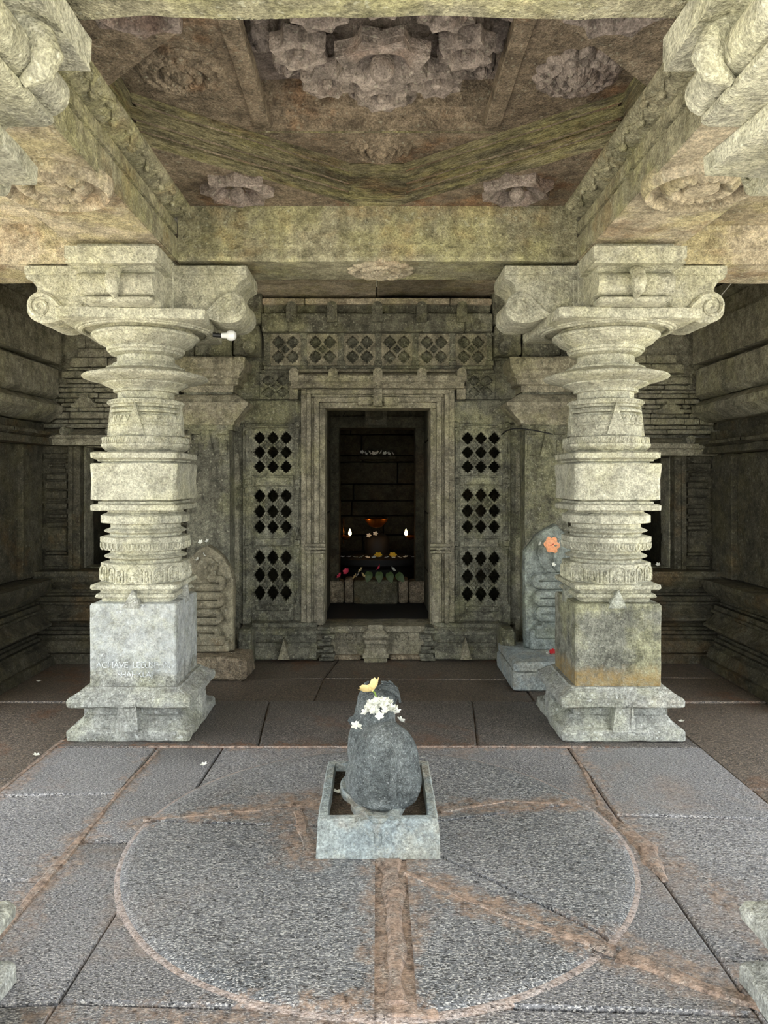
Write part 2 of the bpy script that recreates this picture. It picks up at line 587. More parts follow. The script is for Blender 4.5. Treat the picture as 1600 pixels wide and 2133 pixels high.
def disc_piece(a0, a1, g0=0.008, g1=0.008, mat='disc_stone'):
    bm = bmesh.new()
    prof = [(DR, -0.03), (DR, 0.004), (DR - 0.010, DH * 0.55), (DR - 0.035, DH * 0.9), (DR - 0.075, DH), (0.6, DH), (0.4, DH), (0.2, DH), (0.05, DH)]
    mb = MB().rings([[(DC.x + r * math.cos(t), DC.y + r * math.sin(t), z) for t in [2 * PI * j / 128 for j in range(128)]] for r, z in prof])
    me = bpy.data.meshes.new('t')
    me.from_pydata([tuple(p) for p in mb.v], [], mb.f)
    bm.from_mesh(me)
    bpy.data.meshes.remove(me)
    c = Vector((0.02, 2.95, 0))
    for ang, sgn, gp_ in ((a0, 1, g0), (a1, -1, g1)):
        a = math.radians(ang)
        nrm = Vector((math.sin(a), -math.cos(a), 0)) * sgn       # keep the counter-clockwise side of a0
        gp = bmesh.ops.bisect_plane(bm, geom=bm.verts[:] + bm.edges[:] + bm.faces[:], plane_co=c - nrm * gp_, plane_no=nrm, clear_outer=True)
        ed = [e for e in gp['geom_cut'] if isinstance(e, bmesh.types.BMEdge)]
        bmesh.ops.holes_fill(bm, edges=ed)
    for v in bm.verts:
        if v.co.z > 0:
            v.co.z += noise.noise(v.co * 3.0) * 0.003
    bmesh.ops.recalc_face_normals(bm, faces=bm.faces[:])
    me = bpy.data.meshes.new('platform_stone')
    bm.to_mesh(me)
    bm.free()
    me.shade_smooth()
    me.set_sharp_from_angle(angle=math.radians(40))
    me.materials.append(MATS[mat])
    return link('platform_stone', me, fl)


disc_piece(176, 270, g1=0.028)
disc_piece(270, 314, g0=0.085)
disc_piece(314, 375)
disc_piece(15, 176)
# pale worn kerb round the platform
mb = MB()
mb.rings([[(DC.x + r * math.cos(t), DC.y + r * math.sin(t), z) for t in [2 * PI * j / 128 for j in range(128)]]
          for r, z in ((DR - 0.004, -0.02), (DR - 0.004, 0.006), (DR + 0.010, 0.005), (DR + 0.022, -0.0045), (DR + 0.022, -0.02))], closed=True)
mb.build('platform_kerb', 'rim_stone', fl)


def patch(pts, w, z=0.0, name='joint_mortar'):
    """crumbled brown mortar spilling out of a joint: irregular low ribbon"""
    mb = MB()
    pts = [Vector((x, y, 0)) for x, y in pts]
    L, n = [], len(pts)
    rr = []
    N = 14 * (n - 1)
    for i in range(N + 1):
        t = i / N * (n - 1)
        k = min(int(t), n - 2)
        p = pts[k].lerp(pts[k + 1], t - k)
        d = (pts[k + 1] - pts[k]).normalized()
        s = Vector((-d.y, d.x, 0))
        ww = (w[k] + (w[k + 1] - w[k]) * (t - k))
        e0 = ww * (1 + 0.9 * noise.noise(p * 9))
        e1 = ww * (1 + 0.9 * noise.noise(p * 9 + Vector((5, 5, 5))))
        up = Vector((0, 0, 1))
        rr.append([p - s * e0 + up * (z - 0.006), p - s * e0 * .6 + up * (z + 0.003 + 0.003 * noise.noise(p * 30)),
                   p + up * (z + 0.003 + 0.004 * noise.noise(p * 25)), p + s * e1 * .6 + up * (z + 0.003), p + s * e1 + up * (z - 0.006), p + up * (z - 0.012)])
    mb.rings(rr)
    return mb.build(name, 'mortar', fl)


zd = DH
patch([(-0.22, 3.2), (-0.45, 3.13), (-0.95, 3.02)], [0.045, 0.023, 0.005], zd)
patch([(-0.25, 2.75), (-0.33, 3.1)], [0.032, 0.027], zd)
patch([(0.06, 2.72), (0.055, 2.35), (0.055, 1.97)], [0.054, 0.025, 0.023], zd)
patch([(0.10, 2.62), (0.40, 2.36), (0.70, 2.19)], [0.023, 0.016, 0.027], zd)
patch([(0.72, 2.2), (0.9, 2.05), (1.05, 1.96)], [0.036, 0.023, 0.023], 0.006)
patch([(0.26, 3.1), (0.55, 3.2), (0.85, 3.16)], [0.023, 0.013, 0.009], zd)
patch([(0.95, 3.18), (1.02, 2.85), (1.0, 2.6)], [0.013, 0.041, 0.018], 0.004)
patch([(-1.13, 3.86), (-1.155, 3.3), (-1.16, 2.7), (-1.16, 2.2)], [0.007, 0.009, 0.020, 0.013], 0.003)
patch([(1.01, 3.86), (0.99, 3.5), (0.96, 3.2)], [0.005, 0.011, 0.013], 0.003)
patch([(-1.2, 3.905), (-0.4, 3.9), (0.4, 3.905), (1.1, 3.9)], [0.009, 0.005, 0.004, 0.009], 0.003)
patch([(-1.69, 4.0), (-1.7, 3.4), (-1.7, 2.8)], [0.013, 0.013, 0.013], 0.001)

bx('joint_bed', 'mortar', fl, -0.06, 0.16, 1.93, 2.8, -0.03, 0.012, c=0.004, rough=(0.05, 0.004, 12))

# ---------------------------------------------------------------- roof and ceiling
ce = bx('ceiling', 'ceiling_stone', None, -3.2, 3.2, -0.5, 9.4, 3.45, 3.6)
tag(ce, 'stone ceiling of diagonal corner slabs round a carved lotus panel', 'ceiling', kind='structure')
# flat slabs over the aisles, the entrance and the rear bay
for x0, x1, y0, y1, z in ((-3.2, -1.57, -0.5, 1.57, 2.80), (-3.2, -1.57, 1.97, 4.1, 2.80), (1.57, 3.2, -0.5, 1.57, 2.80), (1.57, 3.2, 1.97, 4.1, 2.80),
                          (-1.10, 1.10, -0.5, 1.57, 2.90),
                          (-3.2, -1.35, 4.5, 6.2, 2.86), (-1.345, -0.01, 4.5, 6.2, 2.86), (0.0, 1.345, 4.5, 6.2, 2.862), (1.35, 3.2, 4.5, 6.2, 2.86)):
    bx('ceiling_slab', 'soffit_stone', ce, x0, x1, y0, y1, z, z + 0.2, rough=(0.5, 0.006, 1.5))


def pslab(name, poly, z0, z1, mat, rough=(0.14, 0.006, 4.0), grooves=()):
    """flat polygon slab; grooves: heights of horizontal mouldings on its edge"""
    cx = sum(p[0] for p in poly) / len(poly)
    cy = sum(p[1] for p in poly) / len(poly)

    def ring(z, i):
        out = []
        for x, y in poly:
            d = math.hypot(x - cx, y - cy)
            out.append((x - (x - cx) / d * i, y - (y - cy) / d * i, z))
        return out
    lv = [(z0, 0.008), (z0 + 0.008, 0)]
    for gz in grooves:
        lv += [(gz - 0.008, 0.0), (gz - 0.004, 0.032), (gz + 0.006, 0.032), (gz + 0.010, 0.006)]
    lv.append((z1, 0))
    return MB().rings([ring(z, i) for z, i in lv]).build(name, mat, ce, rough=rough, flat='brown_soffit')


CY = 3.035
XL = 1.10
for sx in (-1, 1):
    rear = [(sx * XL, 4.10), (sx * 0.10, 4.10), (sx * XL, 3.32)]
    front = [(sx * XL, 1.97), (sx * XL, 2.92), (sx * 0.10, 1.97)]
    for poly in (rear, front):
        pslab('corner_slab', poly, ZT, Z2, 'band_stone', grooves=(ZT + 0.055, ZT + 0.10, ZT + 0.17), rough=(0.14, 0.004, 4.0))
    bx('tier_block', 'band_stone', ce, sx * XL, sx * (XL + 0.25), 2.85, 3.4, ZT, Z2, rough=RG)
    # second tier: side slabs with a raised border strip
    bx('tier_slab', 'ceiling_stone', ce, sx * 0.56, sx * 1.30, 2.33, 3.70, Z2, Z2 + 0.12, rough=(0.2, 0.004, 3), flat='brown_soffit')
    bx('border_strip', 'brown_soffit', ce, sx * 0.52, sx * 0.60, 2.36, 3.64, Z2 - 0.012, Z2 + 0.06, rough=(0.2, 0.004, 3))
    bx('panel_side', 'lotus_stone', ce, sx * 0.56, sx * 0.70, 2.33, 3.75, Z2 + 0.1, Z3 + 0.2, rough=(0.2, 0.004, 3))
bx('tier_block', 'band_stone', ce, -0.16, 0.16, 4.06, 4.3, ZT - 0.0, Z2, rough=RG)
bx('tier_block', 'band_stone', ce, -0.16, 0.16, 1.8, 2.0, ZT - 0.0, Z2, rough=RG)
for y0, y1 in ((3.70, 4.3), (1.8, 2.33)):
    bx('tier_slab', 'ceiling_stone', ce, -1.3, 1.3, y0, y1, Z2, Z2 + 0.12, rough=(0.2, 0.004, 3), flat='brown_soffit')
# moulded rear frame of the lotus panel
mb = MB().prism([(3.76, Z2 + 0.10), (3.70, Z2 + 0.10), (3.70, Z2 + 0.015), (3.69, Z2), (3.66, Z2), (3.655, Z2 + 0.055), (3.635, Z2 + 0.06), (3.63, Z2 + 0.075),
                 (3.60, Z2 + 0.08), (3.595, Z2 + 0.125), (3.57, Z2 + 0.13), (3.57, Z2 + 0.3), (3.76, Z2 + 0.3)],
                lambda u, v: (-0.57, u, v), lambda u, v: (0.57, u, v))
mb.build('panel_frame', 'brown_soffit', ce, rough=(0.12, 0.003, 5))
mb = MB().prism([(2.30, Z2 + 0.10), (2.36, Z2), (2.42, Z2 + 0.05), (2.46, Z2 + 0.13), (2.48, Z2 + 0.3), (2.30, Z2 + 0.3)],
                lambda u, v: (-0.57, u, v), lambda u, v: (0.57, u, v))
mb.build('panel_frame', 'brown_soffit', ce, rough=(0.12, 0.003, 5))
bx('lotus_panel', 'lotus_stone', ce, -0.62, 0.62, 2.3, 3.8, Z3, Z3 + 0.1, rough=(0.08, 0.012, 7))


def star_pts(R, n=64, k=0.765):
    out = []
    for j in range(16):
        a0, a1 = 2 * PI * j / 16, 2 * PI * (j + 1) / 16
        r0, r1 = (R, R * k) if j % 2 == 0 else (R * k, R)
        p0 = Vector((r0 * math.cos(a0), r0 * math.sin(a0)))
        p1 = Vector((r1 * math.cos(a1), r1 * math.sin(a1)))
        for q in range(n // 16):
            out.append(p0.lerp(p1, q / (n // 16)))
    return out


def star_mesh(R, T, cav, depth, npet=8, bud=0.3, drop=0.03):
    """hanging star boss seen from below: star prism, round petalled hollow, bud in the middle"""
    n = 64
    TE = min(0.065, T * 0.9)
    st = star_pts(R, n)
    ang = [2 * PI * j / n for j in range(n)]
    rr = [[(p.x * 0.6, p.y * 0.6, T) for p in st], [(p.x * .62, p.y * .62, TE + 0.012) for p in st], [(p.x * .97, p.y * .97, TE + .006) for p in st], [(p.x, p.y, TE) for p in st], [(p.x, p.y, TE * 0.45) for p in st], [(p.x * .985, p.y * .985, TE * 0.42) for p in st],
          [(p.x * 0.985, p.y * 0.985, 0.004) for p in st], [(p.x * 0.96, p.y * 0.96, 0) for p in st]]
    C = cav
    rr.append([(C * 1.16 * math.cos(a), C * 1.16 * math.sin(a), 0.0) for a in ang])
    rr.append([(C * 1.10 * math.cos(a), C * 1.10 * math.sin(a), -0.008) for a in ang])
    rr.append([(C * 1.0 * math.cos(a), C * 1.0 * math.sin(a), -0.004) for a in ang])
    for r, z in ((0.92, 0.3), (0.75, 0.7), (0.5, 0.95), (0.3, 1.0)):
        rr.append([(C * r * (1 - 0.10 * abs(math.cos(npet * a / 2)) * (r > .4)) * math.cos(a), C * r * (1 - 0.10 * abs(math.cos(npet * a / 2)) * (r > .4)) * math.sin(a),
                    z * depth * (1 - 0.35 * abs(math.cos(npet * a / 2)) ** 4 * (r > .4))) for a in ang])
    star = MB().rings(rr, True, True)
    b = C * bud
    bd = MB().loft('rnd', [(b * .55, depth), (b * .75, depth * .55), (b * 1.05, depth * .2), (b * 1.0, -drop * .4), (b * .7, -drop * .9), (b * .18, -drop * 1.15), (b * .12, -drop * 1.5)], n=20)
    return star, bd


def star_boss(name, loc, proto, rot=0.0, parent=None):
    a = link(name, proto[0], parent or ce)
    a.location = loc
    a.rotation_euler = (0, 0, rot)
    b_ = link('bud', proto[1], a)
    return a


def proto_star(R, T, cav, depth, **kw):
    s_, b_ = star_mesh(R, T, cav, depth, **kw)
    so = s_.build('star_boss', 'lotus_stone', None, rough=(0.05, 0.0025, 14))
    bo = b_.build('bud', 'lotus_stone', None)
    ms = (so.data, bo.data)
    bpy.data.objects.remove(so)
    bpy.data.objects.remove(bo)
    return ms


p_small = proto_star(0.122, 0.19, 0.066, 0.08, npet=8, bud=0.28, drop=0.012)
p_big = proto_star(0.205, 0.20, 0.115, 0.09, npet=12, bud=0.42, drop=0.045)
p_corner = proto_star(0.19, 0.05, 0.125, 0.06, npet=8, bud=0.3, drop=0.03)
LC = Vector((0.02, 2.98))
star_boss('star_boss', (LC.x, LC.y, Z2 - 0.085), p_big, PI / 8)
for i in range(8):
    a = 2 * PI * i / 8
    star_boss('star_boss', (LC.x + 0.335 * math.cos(a), LC.y + 0.345 * math.sin(a), Z2 - 0.035 + 0.012 * (i % 2)), p_small, PI / 8)
# small filler lotuses and knots between the stars
for i in range(16):
    a = 2 * PI * (i + .5) / 16
    r = 0.50 if i % 2 else 0.47
    x, y = LC.x + max(-0.50, min(0.50, r * math.cos(a) * 1.05)), LC.y + r * math.sin(a) * 1.1
    mb = MB()
    rf, hf = petals(8, 0.07, 0.06, 0.14, 2)
    mb.polar((0, 0, 0), (1, 0, 0), (0, 1, 0), (0, 0, -1), rf, hf, 8, 40, 0.16)
    o = mb.build('lotus_knot', 'lotus_stone', ce, rough=(0.04, 0.006, 18))
    o.location = (x, y, Z2 + 0.10)
# hollow lotus bosses on the four corner slabs
for x, y in ((-0.72, 3.83), (0.72, 3.83), (-0.76, 2.30), (0.76, 2.30)):
    star_boss('corner_lotus', (x, y, ZT - 0.045), p_corner, 0.3 if x > 0 else 0.1)


def medallion(name, loc, R, amp, n, nrm, parent, mat, rings=3, wob=0.06):
    nv = Vector(nrm)
    u = Vector((1, 0, 0)) if abs(nv.x) < .9 else Vector((0, 1, 0))
    v = nv.cross(u)
    rf, hf = petals(n, R, amp, wob, rings)
    mb = MB().polar((0, 0, 0), u, v, nv, rf, hf, 18, max(48, n * 6), 0.02)
    b_ = R * 0.2
    o = mb.build(name, mat, parent)
    o.location = loc
    return o


medallion('ceiling_lotus', (0.02, 3.88, Z2), 0.165, 0.055, 14, (0, 0, -1), ce, 'brown_soffit', 4)
medallion('ceiling_lotus', (-0.83, 3.16, Z2), 0.19, 0.05, 16, (0, 0, -1), ce, 'brown_soffit', 4)
medallion('ceiling_lotus', (0.85, 3.16, Z2), 0.19, 0.065, 14, (0, 0, -1), ce, 'lotus_stone', 4, 0.14)
# faint relief shapes on the rear bay soffit
for x in (-0.75, 0.8):
    medallion('ceiling_lotus', (x, 5.25, 2.86), 0.3, 0.03, 10, (0, 0, -1), ce, 'soffit_stone', 2)

# ---------------------------------------------------------------- beams
def scroll_relief(y0, y1, side):
    mb = MB()
    pts, N = [], int((y1 - y0) / 0.012)
    for i in range(N + 1):
        y = y0 + (y1 - y0) * i / N
        ph = 2 * PI * (y - y0) / 0.22
        w = 0.018 * math.sin(ph)
        pts.append((side * (-XL + 0.045 + w * .7), y, 2.868 - 0.004 + w * .55))
    mb.tube(pts, 0.009, 6)
    k = int((y1 - y0) / 0.11)
    for i in range(k):
        y = y0 + 0.055 + i * 0.11
        s_ = 1 if i % 2 else -1
        mb.ball((side * (-XL + 0.04 - 0.012 * s_), y, 2.862 - 0.012 * s_), (0.02, 0.03, 0.02), 8, 6)
    return mb


bprof = [(0, ZB), (0, 2.730), (0.028, 2.734), (0.028, 2.750), (0.004, 2.756), (0.004, 2.816), (0.03, 2.820), (0.03, 2.84), (-0.02, 2.85), (-0.058, 2.875), (-0.07, 2.89),
         (-0.07, ZT), (0.24, ZT), (0.47, ZT), (0.47, 2.84), (0.47, ZB), (0.24, ZB)]
for sx, lab in ((-1, 'yellow-green stone side beam with carved scroll lip on the left of the lotus ceiling'),
                (1, 'pale streaked stone side beam with carved scroll lip on the right of the lotus ceiling')):
    r = empty('stone_beam', (sx * PX, 3.0, ZB))
    tag(r, lab, 'beam', 'beams round the central bay')
    mb = MB().prism([(sx * (XL + u), v) for u, v in bprof], lambda u, v: (u, -0.5, v), lambda u, v: (u, 4.10, v), 24)
    mb.xf(Matrix.Translation((-sx * PX, -3.0, -ZB)))
    mb.build('beam_body', 'beam_stone', r, rough=(0.2, 0.004, 4))
    s_ = scroll_relief(1.98, 4.08, 1 if sx < 0 else -1)
    s_.xf(Matrix.Translation((-sx * PX, -3.0, -ZB)))
    s_.build('scroll_carving', 'beam_stone', r, kind='stuff')
    # broad moulded medallion under the beam
    md = MB()
    R0 = 0.232

    def hf(t, a):
        if t > 0.84:
            return 0.016 + 0.030 * math.sin(PI * (1 - t) / 0.16)
        if t > 0.68:
            return 0.002
        return 0.004 + 0.046 * math.sin(PI * min(1, (0.68 - t) / 0.36)) * (0.8 + 0.2 * abs(math.sin(9 * a))) if t > 0.32 else 0.024 + 0.02 * (1 - t)
    md.polar((-0.02 * sx, 0.02, 0), (1, 0, 0), (0, 1, 0), (0, 0, -1), lambda a: R0, hf, 28, 72, 0.02)
    md.build('soffit_medallion', 'soffit_stone', r)
    bx('soffit_face', 'soffit_stone', r, -0.232, 0.228, -3.4, 1.09, -0.003, 0.02, c=0.002, rough=(0.3, 0.002, 3))

r = empty('stone_beam', (0, PYB, ZB))
tag(r, 'broad grey-green stone cross beam resting on the two rear pillars above the doorway', 'beam', 'beams round the central bay')
mb = MB().prism([(4.10, ZB + .02), (4.115, ZB), (4.49, ZB), (4.50, ZB + .02), (4.50, ZT), (4.10, ZT), (4.094, 2.805), (4.110, 2.798), (4.098, 2.70), (4.114, 2.692)],
                lambda u, v: (-1.10, u - PYB, v - ZB), lambda u, v: (1.10, u - PYB, v - ZB), 20)
mb.build('beam_body', 'beam_stone', r, rough=(0.12, 0.006, 5))
medallion('soffit_medallion', (0.02, 0.0, 0), 0.195, 0.035, 14, (0, 0, -1), r, 'soffit_stone', 3, 0.1)
for sx, lab in ((-1, 'brownish outer cross beam running left from the left rear pillar over the aisle'), (1, 'grey outer cross beam running right from the right rear pillar over the aisle')):
    r = empty('stone_beam', (sx * 2.3, PYB, ZB))
    tag(r, lab, 'beam', 'beams over the side aisles')
    mb = MB().prism([(-0.2, -.02), (0.2, -.02), (0.2, 0.3), (-0.2, 0.3), (-0.205, 0.16), (-0.19, 0.155), (-0.2, 0.06), (-0.19, 0.05)], lambda u, v: (-sx * 0.74, u, v), lambda u, v: (sx * 0.9, u, v), 8)
    mb.build('beam_body', 'soffit_stone', r, rough=(0.15, 0.005, 4))
r = empty('stone_beam', (0, 1.77, ZB))
tag(r, 'mossy yellow-brown stone cross beam along the top edge of the view', 'beam', 'beams round the central bay')
mb = MB().box(-1.10, 1.10, -0.20, 0.20, 0.0, 0.3, c=0.02)
mb.build('beam_body', 'beam_stone', r, rough=(0.1, 0.008, 6))

# ---------------------------------------------------------------- rear wall with the shrine doorway
D = 5.90
X = lambda px: wx(px, D)
Z = lambda py: wz(py, D)
wb = empty('wall_back', (0, 0, 0))
tag(wb, 'grey-green carved stone wall around the dark shrine doorway', 'wall', kind='structure')


def wblock(x0, x1, y0, y1, yf, yb=6.12, mat='wall_stone', name='wall_block', d=D, c=0.010, rough=(0.14, 0.005, 5)):
    return bx(name, mat, wb, wx(x0, d), wx(x1, d), yf, yb, wz(y1, d), wz(y0, d), c=c, rough=rough)


# backing masonry, leaving the doorway, the two lattices and the niches open
for sx in (-1, 1):
    nz1 = 1.66 if sx < 0 else 1.60
    for x0, x1, z0, z1 in ((2.33, 2.95, 0, 2.95), (1.10, 1.77, 0, 2.95), (1.77, 2.33, 0, 0.71), (1.77, 2.33, nz1, 2.95)):
        bx('wall_block', 'relief_stone' if z1 > 2 else 'wall_stone', wb, sx * x0, sx * x1, 5.93, 6.12, z0, z1, c=0.004, rough=(0.25, 0.006, 4))
    # block courses above the pilasters
    for x0, x1, y0, y1, yf in ((384, 408, 672, 748, 5.86), (411, 487, 672, 746, 5.82), (380, 488, 610, 668, 5.84)):
        a, b_ = (x0, x1) if sx < 0 else (2 * CENT - x1, 2 * CENT - x0)
        wblock(a, b_, y0, y1, yf)
    o = wblock(*((491, 545) if sx < 0 else (2 * CENT - 545, 2 * CENT - 491)), 682, 744, 5.80, name='bracket_block')
    mb = MB().tube([(sx * 0.985, 5.70, wz(732, D)), (sx * 0.985, 5.82, wz(732, D))], 0.048, 16)
    mb.build('bracket_roll', 'wall_stone', wb)
    wblock(*((491, 548) if sx < 0 else (2 * CENT - 548, 2 * CENT - 491)), 612, 680, 5.84)
    # wall above and beside the lattice windows
    wblock(*((486, 629) if sx < 0 else (944, 1090)), 833, 882, 5.90)
    wblock(*((486, 507) if sx < 0 else (1062, 1090)), 882, 1302, 5.93)
    wblock(*((486, 540) if sx < 0 else (1032, 1090)), 748, 832, 5.93)
    wblock(*((512, 556) if sx < 0 else (1020, 1062)), 690, 770, 5.945)
# lintel masonry behind frieze and cornice
bx('wall_block', 'wall_stone', wb, -1.12, 1.12, 5.97, 6.14, Z(850) + 0.02, 2.95, c=0.004)

# small two-by-two blind lattice, shared builder for every lattice
def lattice_mesh(nx, nz, w, h, depth, blind=False, m=2, pit=16):
    cols, rows = nx * pit + 2 * m - 1, nz * pit + 2 * m - 1
    cw, chh = w / cols, h / rows

    def hole(i, j):
        i -= m
        j -= m
        if i < 0 or j < 0 or i >= nx * pit or j >= nz * pit:
            return False
        a, b_ = abs(i % pit - (pit // 2 - 1)), abs(j % pit - (pit // 2 - 1))
        return (a // 2 + b_ // 2 <= 3 and a <= 6 and b_ <= 6) or (a == 0 and b_ <= 7) or (b_ == 0 and a <= 7)
    idx, vs_, fs_ = {}, [], []

    def vid(i, j, k):
        key = (i, j, k)
        if key not in idx:
            idx[key] = len(vs_)
            vs_.append((-w / 2 + i * cw, k * depth, -h / 2 + j * chh))
        return idx[key]
    H = [[hole(i, j) for j in range(rows)] for i in range(cols)]
    for i in range(cols):
        for j in range(rows):
            if not H[i][j]:
                fs_.append((vid(i, j, 0), vid(i + 1, j, 0), vid(i + 1, j + 1, 0), vid(i, j + 1, 0)))
                for di, dj, q in ((-1, 0, ((i, j), (i, j + 1))), (1, 0, ((i + 1, j + 1), (i + 1, j))), (0, -1, ((i + 1, j), (i, j))), (0, 1, ((i, j + 1), (i + 1, j + 1)))):
                    a, b_ = i + di, j + dj
                    if a < 0 or b_ < 0 or a >= cols or b_ >= rows or H[a][b_]:
                        fs_.append((vid(*q[0], 0), vid(*q[1], 0), vid(*q[1], 1), vid(*q[0], 1)))
                if not blind:
                    fs_.append((vid(i, j + 1, 1), vid(i + 1, j + 1, 1), vid(i + 1, j, 1), vid(i, j, 1)))
            if blind:
                fs_.append((vid(i, j, 1), vid(i + 1, j, 1), vid(i + 1, j + 1, 1), vid(i, j + 1, 1)))
    mb = MB()
    mb.add(vs_, fs_)
    return mb, cw, chh, [(-w / 2 + (m + pit * a - 0.5 + 0.0) * cw, -h / 2 + (m + pit * b_ - 0.5) * chh) for a in range(1, nx) for b_ in range(1, nz)]


def rosette_mesh(r):
    rf = lambda a: r / (abs(math.cos(a)) + abs(math.sin(a)))

    def hf(t, a):
        if t > 0.80:
            return 0.016
        if t > 0.70:
            return 0.001
        return 0.003 + 0.014 * (1 - t) * 0.6 + 0.013 * abs(math.cos(2 * a)) * math.sin(PI * t / 0.7)
    mb = MB().polar((0, 0, 0), (1, 0, 0), (0, 0, 1), (0, -1, 0), rf, hf, 9, 32, 0.005)
    o = mb.build('rosette', 'wall_stone', None)
    me = o.data
    bpy.data.objects.remove(o)
    return me


ros_me = rosette_mesh(0.040)
ros_s = rosette_mesh(0.036)


def lattice(parent, cx, yf, cz, w, h, depth, blind, nx=3, nz=3, name='lattice_panel', mat='wall_stone', rme=None, **kw):
    mb, cw, chh, cs = lattice_mesh(nx, nz, w, h, depth, blind, **kw)
    o = mb.build(name, mat, parent, smooth=0)
    o.location = (cx, yf, cz)
    for a, b_ in cs:
        q = link('rosette', rme or ros_me, o)
        q.location = (a, -0.001, b_)
        q.scale = (1, 1, chh / cw)
    return o


for sx in (-1, 1):
    xs = (540, 606) if sx < 0 else (972, 1032)
    o = wblock(*xs, 768, 778, 5.925)
    lattice(wb, X((xs[0] + xs[1]) / 2), 5.925, Z(804), X(xs[1]) - X(xs[0]), Z(778) - Z(832), 0.09, True, 2, 2, 'blind_lattice', rme=ros_s)
    bx('lotus_tile', 'door_stone', wb, sx * X(628) if sx < 0 and False else (X(603) if sx < 0 else X(951)), X(621) if sx < 0 else X(970), 5.89, 5.95, Z(832), Z(803), c=0.004)

# ---------------------------------------------------------------- lattice windows beside the door
def lattice_window(name, x0, x1, px0, px1, rows, label, out):
    r = empty(name, (X((x0 + x1) / 2), D, Z(1302)))
    tag(r, label, 'window', kind='structure')
    ox, oz = r.location.x, r.location.z
    Y0 = D - 0.0

    def part(nm, a, b_, y0, y1, yf, yb=0.16, c=0.005, mat='wall_stone', rough=(0.1, 0.002, 8)):
        return bx(nm, mat, r, X(a) - ox, X(b_) - ox, yf, yb, Z(y1) - oz, Z(y0) - oz, c=c, rough=rough)
    part('stile', x0, px0, 882, 1302, 0)
    part('stile', px1, x1, 882, 1302, 0)
    edges = [882] + [e for rw in rows for e in rw] + [1302]
    for i in range(0, len(edges), 2):
        a, b_ = edges[i], edges[i + 1]
        q = part('rail', px0, px1, a, b_, 0.004)
        if i < len(edges) - 2:
            bx('tablet', 'wall_stone', q, X(px0 + 9) - ox, X(px1 - 9) - ox, -0.014, 0.02, Z(b_ - 3) - oz, Z(a + 4) - oz, c=0.004)
        else:
            bx('tablet', 'wall_stone', q, X(px0 + 9) - ox, X(px1 - 9) - ox, -0.014, 0.02, Z(a + 14) - oz, Z(a + 3) - oz, c=0.004)
    for k, (a, b_) in enumerate(rows):
        o = lattice(r, X((px0 + px1) / 2) - ox, 0.006, Z((a + b_) / 2) - oz, X(px1) - X(px0), Z(a) - Z(b_), 0.045, False)
        # slender carved colonnettes on both stiles
        for xx in ((x0 + px0) / 2, (px1 + x1) / 2):
            mb = MB()
            zz0, zz1 = Z(b_ - 2) - oz, Z(a + 2) - oz
            pr = []
            for t, rr_ in ((0, .020), (.06, .020), (.065, .013), (.12, .013), (.13, .018), (.17, .018), (.18, .012), (.45, .014), (.72, .012), (.73, .018), (.77, .018), (.78, .012), (.86, .012), (.9, .021), (.97, .021), (1, .016)):
                pr.append((rr_, zz0 + (zz1 - zz0) * t))
            mb.loft('rnd', pr, X(xx) - ox, 0.002, n=12)
            mb.build('colonnette', 'wall_stone', r)
        for xx in ((x0 + px0) / 2, (px1 + x1) / 2):
            bx('carved_boss', 'wall_stone', r, X(xx - 6) - ox, X(xx + 6) - ox, -0.012, 0.02, Z(a - 3) - oz, Z(a - 17) - oz, c=0.008)
    return r


lattice_window('window_1', 505, 628, 524, 612, ((894, 990), (1014, 1117), (1140, 1257)), 'tall pierced stone lattice window left of the shrine doorway', -1)
lattice_window('window_2', 944, 1064, 958, 1047, ((895, 990), (1012, 1117), (1142, 1260)), 'tall pierced stone lattice window right of the shrine doorway', 1)

# ---------------------------------------------------------------- frieze of six blind lattices over the door
fr = empty('trim_1', (X(787), D, Z(765)))
tag(fr, 'frieze of six square blind lattice panels above the doorway cornice', 'frieze', kind='structure')
ox, oz = fr.location.x, fr.location.z
px0, px1 = 556, 1020
pw = (px1 - px0) / 6
for i in range(6):
    a = px0 + i * pw
    lattice(fr, X(a + pw / 2) - ox, 0.0, Z(728) - oz, X(pw - 12) - X(0), Z(695) - Z(762), 0.09, True, 2, 2, 'blind_lattice', rme=ros_s, mat='door_stone')
for i in range(7):
    a = px0 + i * pw
    q = bx('divider', 'wall_stone', fr, X(a - 6) - ox, X(a + 6) - ox, -0.012, 0.05, Z(764) - oz, Z(692) - oz, c=0.004)
    for t0, t1 in ((694, 701), (752, 762)):
        bx('divider_cap', 'wall_stone', q, X(a - 8) - ox, X(a + 8) - ox, -0.02, 0.03, Z(t1) - oz, Z(t0) - oz, c=0.003)
bx('frieze_ledge', 'wall_stone', fr, X(550) - ox, X(1026) - ox, -0.02, 0.08, Z(770) - oz, Z(763) - oz, c=0.004)

